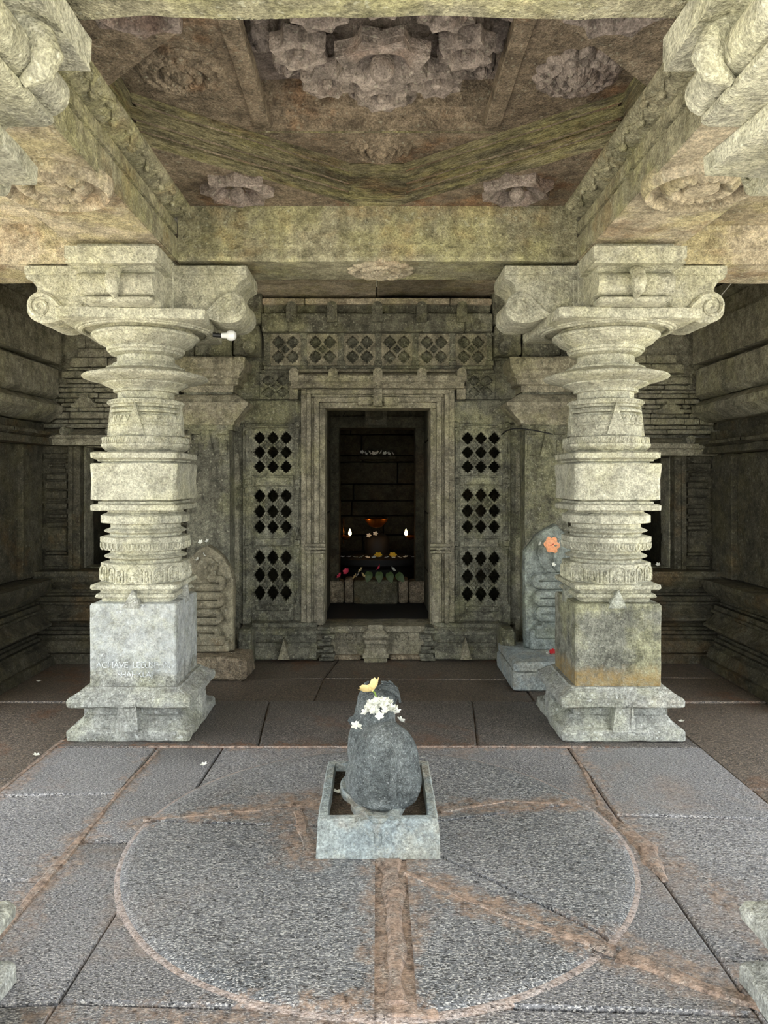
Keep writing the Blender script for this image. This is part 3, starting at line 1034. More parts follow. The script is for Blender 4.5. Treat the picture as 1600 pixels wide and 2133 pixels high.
# ---------------------------------------------------------------- entablature at the top of the wall
en = empty('trim_2', (X(787), 5.80, Z(690)))
tag(en, 'plain stone entablature with a row of round knobs under the rear ceiling', 'entablature', kind='structure')
ox, oz = en.location.x, en.location.z
E = 5.80
for a, b_ in ((545, 600), (601, 969), (970, 1026)):
    bx('entablature_block', 'wall_stone', en, wx(a, E) - ox, wx(b_, E) - ox, 0, 0.2, wz(690, E) - oz, wz(652, E) - oz, c=0.008, rough=(0.1, 0.004, 6))
bx('recessed_band', 'wall_stone', en, wx(545, E) - ox, wx(1026, E) - ox, 0.08, 0.2, wz(653, E) - oz, wz(628, E) - oz, rough=(0.1, 0.004, 6))
for a, b_ in ((545, 632), (634, 938), (940, 1026)):
    bx('top_slab', 'soffit_stone', en, wx(a, E) - ox, wx(b_, E) - ox, 0.03, 0.2, wz(631, E) - oz, wz(619, E) - oz, c=0.005, rough=(0.1, 0.004, 6))
for px in (608, 692, 786, 878, 962):
    hw = 0.04
    mb = MB()
    pts = [(-hw, -0.10), (hw, -0.10), (hw, 0.02)] + [(hw * math.cos(t), 0.02 + hw * math.sin(t)) for t in [PI * k / 8 for k in range(1, 8)]] + [(-hw, 0.02)]
    cx, cz = wx(px, E) - ox, wz(645, E) - oz
    mb.prism(pts, lambda u, v: (cx + u, -0.03, cz + v), lambda u, v: (cx + u, 0.12, cz + v))
    mb.build('knob', 'wall_stone', en)

# ---------------------------------------------------------------- the doorway
dr = empty('door_1', (X(787), D, Z(1300)))
tag(dr, 'tall shrine doorway with nested stone jamb bands and a knobbed cornice', 'doorway', kind='structure')
ox, oz = dr.location.x, dr.location.z
xc = 787
bands = [(110, 122, 0.0, 'inner_jamb'), (122, 132, -0.035, 'jamb_band'), (132, 138, -0.02, 'jamb_band'), (138, 147, -0.055, 'jamb_band'), (147, 159, -0.03, 'jamb_band')]
for w0, w1, yf, nm in bands:
    for sx in (-1, 1):
        bx(nm, 'door_stone', dr, sx * (w0) * D / FPX, sx * w1 * D / FPX, yf, 0.24, 0, Z(850 - (w0 - 110)) - oz, c=0.004, rough=(0.12, 0.002, 8))
    bx('lintel_band', 'door_stone', dr, -w1 * D / FPX, w1 * D / FPX, yf, 0.24, Z(850 - (w0 - 110)) - oz, Z(850 - (w1 - 110)) - oz, c=0.004, rough=(0.12, 0.002, 8))
# small ring mouldings low on the jambs
for sx in (-1, 1):
    for y0, y1, e in ((1131, 1137, .012), (1139, 1144, .006), (1146, 1151, .014)):
        bx('jamb_ring', 'door_stone', dr, sx * 108 * D / FPX, sx * 150 * D / FPX, -0.06 - e, 0.02, Z(y1) - oz, Z(y0) - oz, c=0.003)
    bx('jamb_base', 'door_stone', dr, sx * 112 * D / FPX, sx * 128 * D / FPX, -0.045, 0.02, 0, Z(1152) - oz, c=0.004)
# central dedication block of the lintel
bx('lintel_block', 'door_stone', dr, X(778) - ox, X(796) - ox, -0.075, 0.02, Z(848) - oz, Z(802) - oz, c=0.003)
for sx in (-1, 1):
    bx('lintel_wing', 'door_stone', dr, sx * 0.045, sx * 0.16, -0.05, 0.02, Z(846) - oz, Z(826) - oz, c=0.01)
# cornice
C5 = 5.74
cz = lambda y: wz(y, C5) - oz
cxx = lambda x: wx(x, C5) - ox
mb = MB().prism([(0.1, cz(806)), (-0.10, cz(806)), (-0.115, cz(802)), (-0.13, cz(798)), (-0.16, cz(794)), (-0.16, cz(782)), (-0.15, cz(779)), (-0.06, cz(771)), (0.1, cz(770))],
                lambda u, v: (cxx(606), u, v), lambda u, v: (cxx(968), u, v), 10)
mb.build('cornice', 'door_stone', dr, rough=(0.08, 0.004, 7))
bx('cornice_back', 'door_stone', dr, cxx(612), cxx(962), -0.05, 0.1, cz(772), cz(764), c=0.004)
for px in (612, 694, 787, 879, 962):
    hw = 0.036
    pts = [(-hw, -0.05), (hw, -0.05), (hw, 0.015)] + [(hw * math.cos(t), 0.015 + hw * math.sin(t)) for t in [PI * k / 8 for k in range(1, 8)]] + [(-hw, 0.015)]
    a, b_ = cxx(px), cz(780)
    MB().prism(pts, lambda u, v: (a + u, -0.172, b_ + v), lambda u, v: (a + u, 0.0, b_ + v)).build('knob', 'door_stone', dr)
bx('threshold', 'door_stone', dr, -0.47, 0.47, -0.10, 0.3, -0.05, 0.0, c=0.008, rough=(0.1, 0.004, 7))

# ---------------------------------------------------------------- moulded plinth under the door wall
bb = empty('baseboard_back', (0, 0, 0))
tag(bb, 'moulded stone plinth with carved rosettes below the shrine doorway', 'plinth', kind='structure')
Q = 5.75
PROF = [(0.08, 0.285), (0.0, 0.285), (-0.06, 0.275), (-0.07, 0.25), (-0.10, 0.24), (-0.12, 0.225), (-0.12, 0.198), (-0.09, 0.19), (-0.09, 0.135), (-0.105, 0.13), (-0.11, 0.105),
        (-0.125, 0.10), (-0.15, 0.065), (-0.155, 0.05), (-0.155, 0.022), (-0.10, 0.02), (-0.10, 0), (0.08, 0)]
for a, b_ in ((521, 659), (906, 1046)):
    q = MB().prism(PROF, lambda u, v: (wx(a, Q), D + u, v), lambda u, v: (wx(b_, Q), D + u, v), 8).build('plinth_moulding', 'wall_stone', bb, rough=(0.08, 0.004, 7))
    sp = wx(592 if a < 700 else 970, Q)
    MB().prism([(-0.045, 0.02), (0.045, 0.02), (0.0, 0.175)], lambda u, v: (sp + u, D - 0.185, v), lambda u, v: (sp + u * 1.1, D - 0.08, v * 1.02)).build('spike', 'door_stone', q)
bx('plinth_panel', 'door_stone', bb, wx(655, Q), wx(912, Q), D - 0.07, D + 0.2, 0.0, 0.245, c=0.006, rough=(0.08, 0.003, 8))
bx('plinth_footing', 'rough_block_stone', bb, wx(692, Q), wx(752, Q), D - 0.11, D, 0, 0.035, rough=(0.06, 0.004, 9))
bx('plinth_footing', 'rough_block_stone', bb, wx(812, Q), wx(884, Q), D - 0.11, D, 0, 0.035, rough=(0.06, 0.004, 9))
for px in (728, 839):
    medallion('plinth_rosette', (wx(px, Q), D - 0.07, wz(1331, Q)), 0.058, 0.022, 12, (0, -1, 0), bb, 'door_stone', 2, 0.12)
# miniature pedestal in the middle of the plinth
mb = MB().loft('sq', [(0.088, 0.0), (0.088, 0.03), (0.10, 0.035), (0.10, 0.06), (0.085, 0.075), (0.085, 0.105), (0.07, 0.115), (0.07, 0.135), (0.085, 0.14), (0.085, 0.165), (0.075, 0.17), (0.098, 0.195), (0.098, 0.215), (0.06, 0.245), (0.055, 0.28)],
               wx(782, Q), D - 0.10, ch=0.004)
mb.build('miniature_pedestal', 'door_stone', bb, rough=(0.04, 0.003, 12))
for sx in (-1, 1):
    for k, (xa, xb, z0, z1, y) in enumerate(((90, 122, 0.0, 0.03, 0.15), (88, 116, 0.03, 0.06, 0.17), (92, 128, 0.06, 0.085, 0.14), (92, 112, 0.085, 0.11, 0.15), (98, 126, 0.11, 0.15, 0.12),
                                             (96, 116, 0.15, 0.175, 0.15), (88, 112, 0.175, 0.205, 0.16), (98, 130, 0.205, 0.235, 0.13), (100, 120, 0.235, 0.26, 0.14))):
        bx('corner_step', 'wall_stone', bb, sx * xa * Q / FPX, sx * xb * Q / FPX, D - y, D, z0, z1, c=0.005, rough=(0.05, 0.003, 12))

# ---------------------------------------------------------------- antechamber and inner shrine
sh = empty('wall_shrine', (0, 0, 0))
tag(sh, 'dark block-built walls of the inner shrine seen through the doorway', 'wall', kind='structure')
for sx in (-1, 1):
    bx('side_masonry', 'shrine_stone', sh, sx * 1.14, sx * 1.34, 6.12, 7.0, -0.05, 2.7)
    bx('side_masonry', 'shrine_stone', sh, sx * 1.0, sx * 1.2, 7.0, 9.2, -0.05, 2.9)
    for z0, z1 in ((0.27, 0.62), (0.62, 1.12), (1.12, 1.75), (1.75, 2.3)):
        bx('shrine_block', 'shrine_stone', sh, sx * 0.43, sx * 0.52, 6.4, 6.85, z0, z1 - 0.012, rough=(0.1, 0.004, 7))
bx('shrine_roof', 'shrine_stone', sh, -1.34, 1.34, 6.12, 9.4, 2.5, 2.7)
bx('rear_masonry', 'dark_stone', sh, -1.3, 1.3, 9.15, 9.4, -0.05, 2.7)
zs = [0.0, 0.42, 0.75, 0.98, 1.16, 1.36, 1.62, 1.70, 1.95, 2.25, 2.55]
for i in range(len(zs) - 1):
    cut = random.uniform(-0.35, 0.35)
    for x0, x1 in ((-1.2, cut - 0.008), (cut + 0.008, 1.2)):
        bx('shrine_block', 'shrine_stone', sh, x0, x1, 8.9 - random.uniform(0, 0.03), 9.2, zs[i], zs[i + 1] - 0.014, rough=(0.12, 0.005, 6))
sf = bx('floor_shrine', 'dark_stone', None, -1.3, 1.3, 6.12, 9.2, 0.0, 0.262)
tag(sf, 'dark stone floor inside the shrine doorway', 'floor', kind='structure')

d2 = empty('door_2', (0, 6.87, 0.27))
tag(d2, 'inner shrine doorway with square posts and a small carved emblem block', 'doorway', kind='structure')
F = 6.90
for sx in (-1, 1):
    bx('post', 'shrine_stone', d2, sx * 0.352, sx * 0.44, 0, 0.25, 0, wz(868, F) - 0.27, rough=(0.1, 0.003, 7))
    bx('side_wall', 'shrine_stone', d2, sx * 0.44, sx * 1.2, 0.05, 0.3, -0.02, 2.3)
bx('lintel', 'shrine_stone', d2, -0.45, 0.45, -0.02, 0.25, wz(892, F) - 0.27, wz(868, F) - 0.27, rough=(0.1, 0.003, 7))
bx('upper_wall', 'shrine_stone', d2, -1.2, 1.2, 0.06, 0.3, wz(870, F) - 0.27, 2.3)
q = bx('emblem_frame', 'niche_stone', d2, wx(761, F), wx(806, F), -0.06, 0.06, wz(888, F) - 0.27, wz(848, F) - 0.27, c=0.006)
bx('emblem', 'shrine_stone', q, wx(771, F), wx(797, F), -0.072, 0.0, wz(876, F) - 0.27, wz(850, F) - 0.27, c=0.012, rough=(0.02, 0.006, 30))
for sx in (-1, 1):
    MB().prism([(-0.05, 0), (0.05, 0), (0.0, -0.09)], lambda u, v: (sx * 0.33 + u, -0.03, wz(852, F) - 0.27 + v), lambda u, v: (sx * 0.33 + u, 0.07, wz(852, F) - 0.27 + v)).build('spike', 'shrine_stone', d2)
bx('sill', 'niche_stone', d2, wx(738, F), wx(828, F), -0.05, 0.25, -0.008, wz(1207, F) - 0.27, c=0.012, rough=(0.06, 0.003, 9))
medallion('sill_lotus', (-0.01, -0.05, 0.10), 0.055, 0.015, 6, (0, -1, 0), d2, 'niche_stone', 2, 0.3)
for x0, x1, y0, y1 in ((680, 716, 1210, 1245), (718, 736, 1205, 1245), (830, 850, 1205, 1248), (852, 890, 1210, 1248)):
    bx('sill_stone', 'rough_block_stone', d2, wx(x0, F), wx(x1, F), -0.02, 0.2, -0.008, wz(y0, F) - 0.27, c=0.015, rough=(0.06, 0.004, 9))

# ---------------------------------------------------------------- niche base mouldings, shared by rear and side walls
NPROF = [(0.05, 0.70), (-0.27, 0.70), (-0.27, 0.662), (-0.25, 0.658), (-0.245, 0.62), (-0.20, 0.575), (-0.14, 0.572), (-0.14, 0.548), (-0.08, 0.545), (-0.08, 0.515), (-0.10, 0.51), (-0.10, 0.495),
         (-0.14, 0.49), (-0.14, 0.455), (-0.17, 0.45), (-0.17, 0.432), (-0.15, 0.425), (-0.20, 0.375), (-0.265, 0.345), (-0.265, 0.325), (-0.22, 0.31), (-0.20, 0.292), (-0.07, 0.288), (-0.07, 0.25),
         (-0.10, 0.245), (-0.10, 0.225), (-0.13, 0.22), (-0.13, 0.195), (-0.16, 0.19), (-0.16, 0.17), (-0.20, 0.155), (-0.23, 0.10), (-0.24, 0.075), (-0.275, 0.07), (-0.275, 0.0), (0.05, 0)]


def split_profile(prof, cuts):
    """cut a moulding profile at the given heights into separate courses"""
    out = []
    cs = [prof[0][1] + 1] + list(cuts) + [-1]
    back = prof[0][0]
    pts = prof[1:-1]
    for hi, lo in zip(cs[:-1], cs[1:]):
        sel = [p for p in pts if lo <= p[1] <= hi]
        if len(sel) > 1:
            out.append([(back, sel[0][1])] + sel + [(back, sel[-1][1])])
    return out


NCUTS = (0.5735, 0.4935, 0.427, 0.29, 0.1935, 0.0725)
for sx, nm in ((-1, 'wall_left'), (1, 'wall_right')):
    r = empty(nm, (sx * 2.66, 5.2, 0))
    tag(r, 'dark side wall of moulded courses closing the %s aisle' % ('left' if sx < 0 else 'right'), 'wall', kind='structure')
    bx('wall_core', 'niche_stone', r, sx * 0.02, sx * 0.4, -0.75, 1.0, 0.0, 2.95, c=0.004)
    for k, pr in enumerate(split_profile(NPROF, NCUTS)):
        MB().prism(pr, lambda u, v: (sx * (u * 0.75), -0.75, v * 0.93), lambda u, v: (sx * (u * 0.75), 0.42 if k % 2 else 0.45, v * 0.93), 8).build('base_course', 'niche_stone', r, rough=(0.1, 0.004, 6))
    # pilaster-like courses of the upper wall and ledge
    lz = 1.60 if sx > 0 else 1.67
    for z0, z1, p, bev in ((lz, lz + 0.05, 0.16, 0), (lz + 0.05, lz + 0.10, 0.20, 0.06), (lz + 0.11, lz + 0.17, 0.06, 0), (1.85, 2.02, 0.20, 0.10), (2.03, 2.28, 0.17, 0.04), (2.30, 2.56, 0.19, 0), (2.58, 2.72, 0.12, 0), (2.73, 2.85, 0.15, 0.05)):
        pts = [(0.03, z0), (-p + bev, z0), (-p, z0 + bev * .7), (-p, z1 - bev * .5), (-p + bev * .7, z1), (0.03, z1)] if bev else [(0.03, z0), (-p, z0), (-p, z1), (0.03, z1)]
        seg = [(-0.75, -0.16), (-0.15, 0.62)] if p > 0.165 else [(-0.75, 0.60)]
        for a, b_ in seg:
            MB().prism(pts, lambda u, v: (sx * u, a, v), lambda u, v: (sx * u, b_, v), 6).build('wall_course', 'relief_stone' if z0 > 1.8 else 'niche_stone', r, rough=(0.12, 0.007, 5))
    # side niche posts
    for y0, y1, p in ((0.30, 0.62, 0.04), (-0.75, -0.28, 0.04)):
        bx('niche_post', 'niche_stone', r, -sx * p, sx * 0.05, y0, y1, 0.66, lz, rough=(0.12, 0.003, 6))
    bx('side_niche', 'niche_stone', r, -sx * 0.003, sx * 0.03, -0.28, 0.30, 0.66, lz)

# ================================================================ things
# ---------------------------------------------------------------- pillars
def spiral(c, r0, turns, a0, sgn, y, n=40):
    out = []
    for i in range(n + 1):
        t = i / n
        a = a0 + sgn * 2 * PI * turns * t
        rr_ = r0 * (1 - 0.88 * t)
        out.append((c[0] + rr_ * math.cos(a), y, c[1] + rr_ * math.sin(a)))
    return out


def bez(p0, p1, p2, p3, n=12):
    out = []
    for i in range(n + 1):
        t = i / n
        out.append(tuple((1 - t) ** 3 * a + 3 * (1 - t) ** 2 * t * b + 3 * (1 - t) * t * t * c + t ** 3 * d for a, b, c, d in zip(p0, p1, p2, p3)))
    return out


def make_pillar(loc, label, group, worn=False):
    r = empty('carved_pillar', loc)
    tag(r, label, 'pillar', group)
    foot, st = 'pillar_foot_stone', 'pillar_stone'
    # moulded base with a tongue on every face
    b_ = MB().loft('sq', [(0.322, 0), (0.33, 0.008), (0.33, 0.052), (0.322, 0.062), (0.300, 0.068), (0.262, 0.118), (0.255, 0.122)], ch=0.014).build('base_lower', foot, r, rough=(0.04, 0.006, 12))
    MB().loft('sq', [(0.245, 0.115), (0.245, 0.160), (0.262, 0.164), (0.262, 0.19)], ch=0.008).build('base_neck', foot, r, rough=(0.08, 0.002, 10))
    MB().loft('sq', [(0.285, 0.176), (0.315, 0.178), (0.328, 0.186), (0.330, 0.212), (0.322, 0.226), (0.312, 0.230), (0.272, 0.262), (0.262, 0.264), (0.258, 0.275)], ch=0.014).build('base_upper', foot, r, rough=(0.04, 0.006, 12))
    for k in range(4):
        m = Matrix.Rotation(k * PI / 2, 4, 'Z')
        MB().prism([(-0.062, 0.055), (0.062, 0.055), (0.044, 0.205), (0.040, 0.245), (-0.040, 0.245), (-0.044, 0.205)],
                   lambda u, v: (u, -0.336 + max(0, v - 0.2) * .9, v), lambda u, v: (u, -0.22, v)).xf(m).build('base_tongue', foot, r, rough=(0.05, 0.003, 12))
    # square die with a spike rising on each face
    MB().loft('sq', [(0.232, 0.265), (0.235, 0.275), (0.236, 0.5), (0.237, 0.712), (0.230, 0.723), (0.2, 0.728)], ch=0.008).build('square_die', foot, r, rough=(0.07, 0.003, 7))
    for k in range(4):
        m = Matrix.Rotation(k * PI / 2, 4, 'Z')
        MB().prism([(-0.058, 0.70), (0.045, 0.70), (0.0, 0.805)], lambda u, v: (u, -0.24, v), lambda u, v: (u, -0.17, v)).xf(m).build('spike', foot, r)
    MB().loft('sq', [(0.19, 0.722), (0.19, 0.748), (0.212, 0.750), (0.220, 0.758), (0.212, 0.772), (0.196, 0.778), (0.196, 0.796), (0.232, 0.798), (0.238, 0.806), (0.236, 0.824), (0.222, 0.830)], ch=0.012).build('lower_mouldings', st, r, rough=(0.05, 0.002, 12))
    # octagonal band with figures under arches
    MB().loft('oct', [(0.222, 0.828), (0.228, 0.830), (0.228, 0.934), (0.222, 0.938)]).build('figure_band', st, r, rough=(0.06, 0.0015, 14))
    mb = MB()
    half = 0.228 * math.tan(PI / 8)
    for k in range(8):
        m = Matrix.Rotation(k * PI / 4, 4, 'Z')
        t_ = MB()
        for cx, hw in ((-half * .52, 0.034), (half * .48, 0.034)) if k % 2 else ((0.0, 0.042), (-half * .80, 0.016), (half * .80, 0.016)):
            y = -0.2315
            arch = [(cx - hw, y, 0.838), (cx - hw, y, 0.895)] + [(cx - hw * math.cos(a), y, 0.895 + hw * .75 * math.sin(a)) for a in [PI * j / 8 for j in range(1, 8)]] + [(cx + hw, y, 0.895), (cx + hw, y, 0.838)]
            t_.tube(arch, 0.0065, 6)
            s_ = hw / 0.04
            t_.ball((cx, y, 0.860), (0.015 * s_, 0.014, 0.019), 8, 6)
            t_.ball((cx, y, 0.888), (0.009 * s_, 0.009, 0.010), 8, 6)
            t_.ball((cx - .012 * s_, y, 0.843), (0.014 * s_, 0.009, 0.007), 8, 6)
            t_.ball((cx + .012 * s_, y, 0.843), (0.014 * s_, 0.009, 0.007), 8, 6)
            t_.tube([(cx - .010 * s_, y, .875), (cx - .022 * s_, y - .002, .866), (cx - .016 * s_, y - .004, .852)], 0.004, 5)
            t_.tube([(cx + .010 * s_, y, .875), (cx + .022 * s_, y - .002, .868), (cx + .020 * s_, y - .004, .884)], 0.004, 5)
        t_.xf(m)
        mb.add(t_.v, t_.f)
    mb.build('figure_carving', st, r, kind='stuff')
    # lens shaped discs between octagonal bands
    for z in (0.938, 1.082):
        MB().loft('rnd', [(0.196, z - .004), (0.198, z + 0.016), (0.205, z + 0.020), (0.224, z + 0.026), (0.230, z + 0.031), (0.224, z + 0.037), (0.205, z + 0.044), (0.194, z + 0.050), (0.194, z + 0.078)]).build('lens_disc', st, r, rough=(0.05, 0.0015, 14))
    MB().loft('oct', [(0.215, 1.004), (0.226, 1.008), (0.226, 1.050), (0.231, 1.052), (0.231, 1.080), (0.22, 1.085)]).build('scallop_band', st, r, rough=(0.06, 0.0015, 14))
    mb = MB()
    half = 0.226 * math.tan(PI / 8)
    for k in range(8):
        m = Matrix.Rotation(k * PI / 4, 4, 'Z')
        t_ = MB()
        for j in range(4):
            cx = -half + half * 2 * (j + .5) / 4
            hw = half / 4 * .8
            t_.tube([(cx - hw, -0.2295, 1.048)] + [(cx - hw * math.cos(a), -0.2295, 1.030 - 0.018 * math.sin(a)) for a in [PI * q / 8 for q in range(0, 9)]] + [(cx + hw, -0.2295, 1.048)], 0.0055, 5)
            t_.tube([(cx, -0.2295, 1.048), (cx, -0.228, 1.024)], 0.004, 5)
        t_.xf(m)
        mb.add(t_.v, t_.f)
    mb.build('scallop_carving', st, r, kind='stuff')
    MB().loft('oct', [(0.215, 1.156), (0.228, 1.160), (0.228, 1.200), (0.222, 1.205), (0.195, 1.218), (0.192, 1.234)]).build('octagon_band', st, r, rough=(0.06, 0.0015, 14))
    MB().loft('sq', [(0.225, 1.230), (0.237, 1.234), (0.238, 1.260), (0.230, 1.266), (0.208, 1.270), (0.206, 1.282), (0.190, 1.284), (0.190, 1.294)], ch=0.014).build('square_slab', st, r, rough=(0.05, 0.002, 12))
    MB().loft('sq', [(0.228, 1.290), (0.236, 1.294), (0.234, 1.40), (0.240, 1.486), (0.236, 1.492), (0.2, 1.494)], ch=0.016).build('upper_die', st, r, rough=(0.06, 0.003, 9))
    MB().loft('sq', [(0.192, 1.490), (0.192, 1.502), (0.208, 1.504), (0.210, 1.512), (0.236, 1.522), (0.238, 1.550), (0.225, 1.556)], ch=0.014).build('square_slab', st, r, rough=(0.05, 0.002, 12))
    MB().loft('oct', [(0.192, 1.554), (0.196, 1.564), (0.205, 1.566), (0.224, 1.585), (0.228, 1.590), (0.228, 1.604), (0.222, 1.607), (0.222, 1.642), (0.215, 1.645)]).build('leaf_band', st, r, rough=(0.06, 0.0015, 14))
    mb = MB()
    half = 0.222 * math.tan(PI / 8)
    for k in range(8):
        m = Matrix.Rotation(k * PI / 4, 4, 'Z')
        t_ = MB()
        for j in range(8):
            cx = -half + half * 2 * (j + .5) / 8
            s_ = -0.006 if k % 2 else 0.006
            t_.tube([(cx - s_, -0.222, 1.609), (cx + s_, -0.223, 1.640)], [0.006, 0.0045], 6)
        t_.xf(m)
        mb.add(t_.v, t_.f)
    mb.build('leaf_carving', st, r, kind='stuff')
    # round drum
    MB().loft('rnd', [(0.198, 1.640), (0.199, 1.66), (0.199, 1.705), (0.206, 1.708), (0.206, 1.722), (0.199, 1.725), (0.199, 1.762), (0.172, 1.765), (0.170, 1.778), (0.198, 1.781), (0.199, 1.788), (0.196, 1.794), (0.170, 1.796), (0.168, 1.808),
                      (0.194, 1.812), (0.190, 1.824), (0.206, 1.828), (0.209, 1.842), (0.205, 1.852), (0.170, 1.858), (0.158, 1.862), (0.158, 1.898), (0.178, 1.900), (0.182, 1.908), (0.178, 1.916), (0.190, 1.924),
                      (0.230, 1.940), (0.238, 1.944), (0.236, 1.953), (0.25, 1.957)], n=72).build('round_drum', st, r)
    mb = MB()
    for j in range(56):
        a = 2 * PI * j / 56
        mb.ball((0.208 * math.cos(a), 0.208 * math.sin(a), 1.840), 0.0075, 6, 5)
        mb.ball((0.206 * math.cos(a), 0.206 * math.sin(a), 1.715), 0.0045, 6, 4)
    for j in range(28):
        a = 2 * PI * j / 28
        c_, s_ = math.cos(a), math.sin(a)
        mb.tube([(0.2 * math.cos(a - .07), 0.2 * math.sin(a - .07), 1.760), (0.2 * c_, 0.2 * s_, 1.730), (0.2 * math.cos(a + .07), 0.2 * math.sin(a + .07), 1.760)], 0.004, 5)
    mb.build('bead_carving', st, r, kind='stuff')
    for k in range(4):
        m = Matrix.Rotation(k * PI / 2, 4, 'Z')
        MB().prism([(-0.054, 1.652), (0.054, 1.652), (0.0, 1.832)], lambda u, v: (u, -0.208, v), lambda u, v: (u, -0.15, v)).xf(m).build('spike', st, r)
    # broad thin disc
    MB().loft('rnd', [(0.235, 1.950), (0.27, 1.958), (0.325, 1.972), (0.346, 1.980), (0.351, 1.987), (0.346, 1.994), (0.30, 2.006), (0.235, 2.026), (0.222, 2.030), (0.22, 2.040), (0.19, 2.046), (0.184, 2.062), (0.166, 2.066), (0.16, 2.080), (0.16, 2.112)], n=80).build('broad_disc', st, r)
    MB().loft('rnd', [(0.16, 2.105), (0.185, 2.112), (0.20, 2.118), (0.204, 2.130), (0.214, 2.134), (0.218, 2.148), (0.212, 2.156), (0.224, 2.162), (0.262, 2.180), (0.282, 2.203), (0.286, 2.208), (0.298, 2.212), (0.301, 2.222), (0.296, 2.230), (0.276, 2.234),
                      (0.262, 2.242), (0.268, 2.258), (0.29, 2.275), (0.295, 2.29)], n=80).build('bell_bowl', st, r)
    MB().rings([[(rr_ * math.cos(t), rr_ * math.sin(t), z) for t in [2 * PI * j / 80 for j in range(80)]] for rr_, z in
                ((0.338, 2.275), (0.338, 2.243), (0.346, 2.238), (0.362, 2.240), (0.366, 2.246), (0.378, 2.247), (0.384, 2.254), (0.384, 2.275))], closed=True).build('canopy_rim', st, r)
    ab = MB().loft('sq', [(0.372, 2.254), (0.384, 2.258), (0.386, 2.306), (0.380, 2.312)], ch=0.01).build('abacus', st, r, rough=(0.08, 0.003, 8))
    ab.rotation_euler = (0, 0, math.radians(5))
    # bracket capital: four scrolled arms under a cushion
    bx('bracket_core', st, r, -0.215, 0.215, -0.215, 0.215, 2.308, 2.60)
    bx('cushion', st, r, -0.20, 0.20, -0.5, 0.5, 2.57, 2.622)
    side_prof = [(0.0, 2.308), (0.37, 2.308)] + bez((0.37, 2.305), (0.42, 2.29), (0.44, 2.272), (0.50, 2.270), 6)[1:] + bez((0.50, 2.270), (0.57, 2.268), (0.612, 2.31), (0.606, 2.36), 6)[1:] + \
        bez((0.606, 2.36), (0.60, 2.41), (0.565, 2.43), (0.548, 2.445), 6)[1:] + [(0.552, 2.47), (0.566, 2.49), (0.585, 2.505), (0.605, 2.515), (0.612, 2.522), (0.612, 2.585), (0.0, 2.585)]
    front_prof = [(0.0, 2.308), (0.30, 2.308), (0.36, 2.316), (0.40, 2.345), (0.44, 2.352)] + bez((0.44, 2.352), (0.515, 2.335), (0.54, 2.38), (0.53, 2.42), 6)[1:] + \
        bez((0.53, 2.42), (0.52, 2.455), (0.49, 2.462), (0.47, 2.466), 5)[1:] + [(0.49, 2.478), (0.50, 2.484), (0.545, 2.496), (0.552, 2.50), (0.556, 2.58), (0.0, 2.58)]
    for k, ang in enumerate((0, 90, 180, 270)):
        m = Matrix.Rotation(math.radians(ang), 4, 'Z')
        lateral = ang in (0, 180)
        pr = side_prof if lateral else front_prof
        hw = 0.178 if lateral else 0.195
        arm = MB().prism(pr, lambda u, v: (u, -hw, v), lambda u, v: (u, hw, v), 4).xf(m).build('bracket_arm', st, r, rough=(0.08, 0.002, 9))
        if lateral:
            for s_ in (-1, 1):
                y = s_ * (hw + 0.001)
                pts = bez((0.30, y, 2.345), (0.40, y, 2.25), (0.43, y, 2.44), (0.53, y, 2.43), 14) + spiral((0.535, 2.362), 0.066, 1.6, PI / 2 + .1, -1, y, 44)
                MB().tube(pts, [0.015] * 15 + [0.015 - 0.009 * i / 44 for i in range(45)], 6).xf(m).build('volute', st, arm)
                MB().tube([(0.25, y, 2.35), (0.27, y, 2.325), (0.31, y, 2.33), (0.32, y, 2.355), (0.30, y, 2.37)], 0.008, 6).xf(m).build('leaf_curl', st, arm)
                MB().box(0.0, 0.612, min(y, y + s_ * 0.018), max(y, y + s_ * 0.018), 2.535, 2.585, c=0.004).xf(m).build('fascia', st, arm, rough=(0.08, 0.002, 9))
                MB().box(0.19, 0.235, min(y, y + s_ * 0.012), max(y, y + s_ * 0.012), 2.31, 2.51, c=0.004).xf(m).build('upright_strip', st, arm)
        else:
            MB().prism([(-0.232, 2.488), (0.232, 2.488), (0.22, 2.505), (0.234, 2.515), (0.234, 2.575), (-0.234, 2.575), (-0.234, 2.515), (-0.22, 2.505)], lambda u, v: (0.30, u, v), lambda u, v: (0.572, u, v)).xf(m).build('fascia', st, arm, rough=(0.08, 0.003, 9))
            MB().box(0.2, 0.50, -0.18, 0.18, 2.312, 2.345, c=0.012).xf(m).build('tray', st, arm)
            band = [(0.49, 0, 2.475), (0.545, 0, 2.44), (0.556, 0, 2.40), (0.545, 0, 2.36), (0.50, 0, 2.335)]
            MB().tube(band, [0.03, 0.034, 0.040, 0.030, 0.012], 10).xf(m).build('pendant_leaf', st, arm)
    return r


pl = make_pillar((-PX, PYB, 0), 'tall carved stone pillar left of the doorway with pale faded writing on its square foot', 'carved pillars of the central bay')
pr_ = copy_tree(pl)
pr_.location = (PX - 0.017, PYB, 0)
pr_["label"] = 'tall carved stone pillar right of the doorway with an ochre stain at its foot'
for sx, lab in ((-1, 'near pillar at the left edge of the view, only base corner and bracket showing'), (1, 'near pillar at the right edge of the view, only base corner and bracket showing')):
    q = copy_tree(pl)
    q.location = (sx * PX, PYF, 0)
    q.rotation_euler = (0, 0, PI / 2)
    q["label"] = lab
for ch in pr_.children:
    if ch.name.startswith('abacus'):
        ch.rotation_euler = (0, 0, math.radians(3))

for root, mt in ((pl, 'pale_patch_stone'), (pr_, 'ochre_stone')):
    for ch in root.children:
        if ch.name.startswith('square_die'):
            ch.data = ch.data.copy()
            ch.data.materials[0] = MATS[mt]
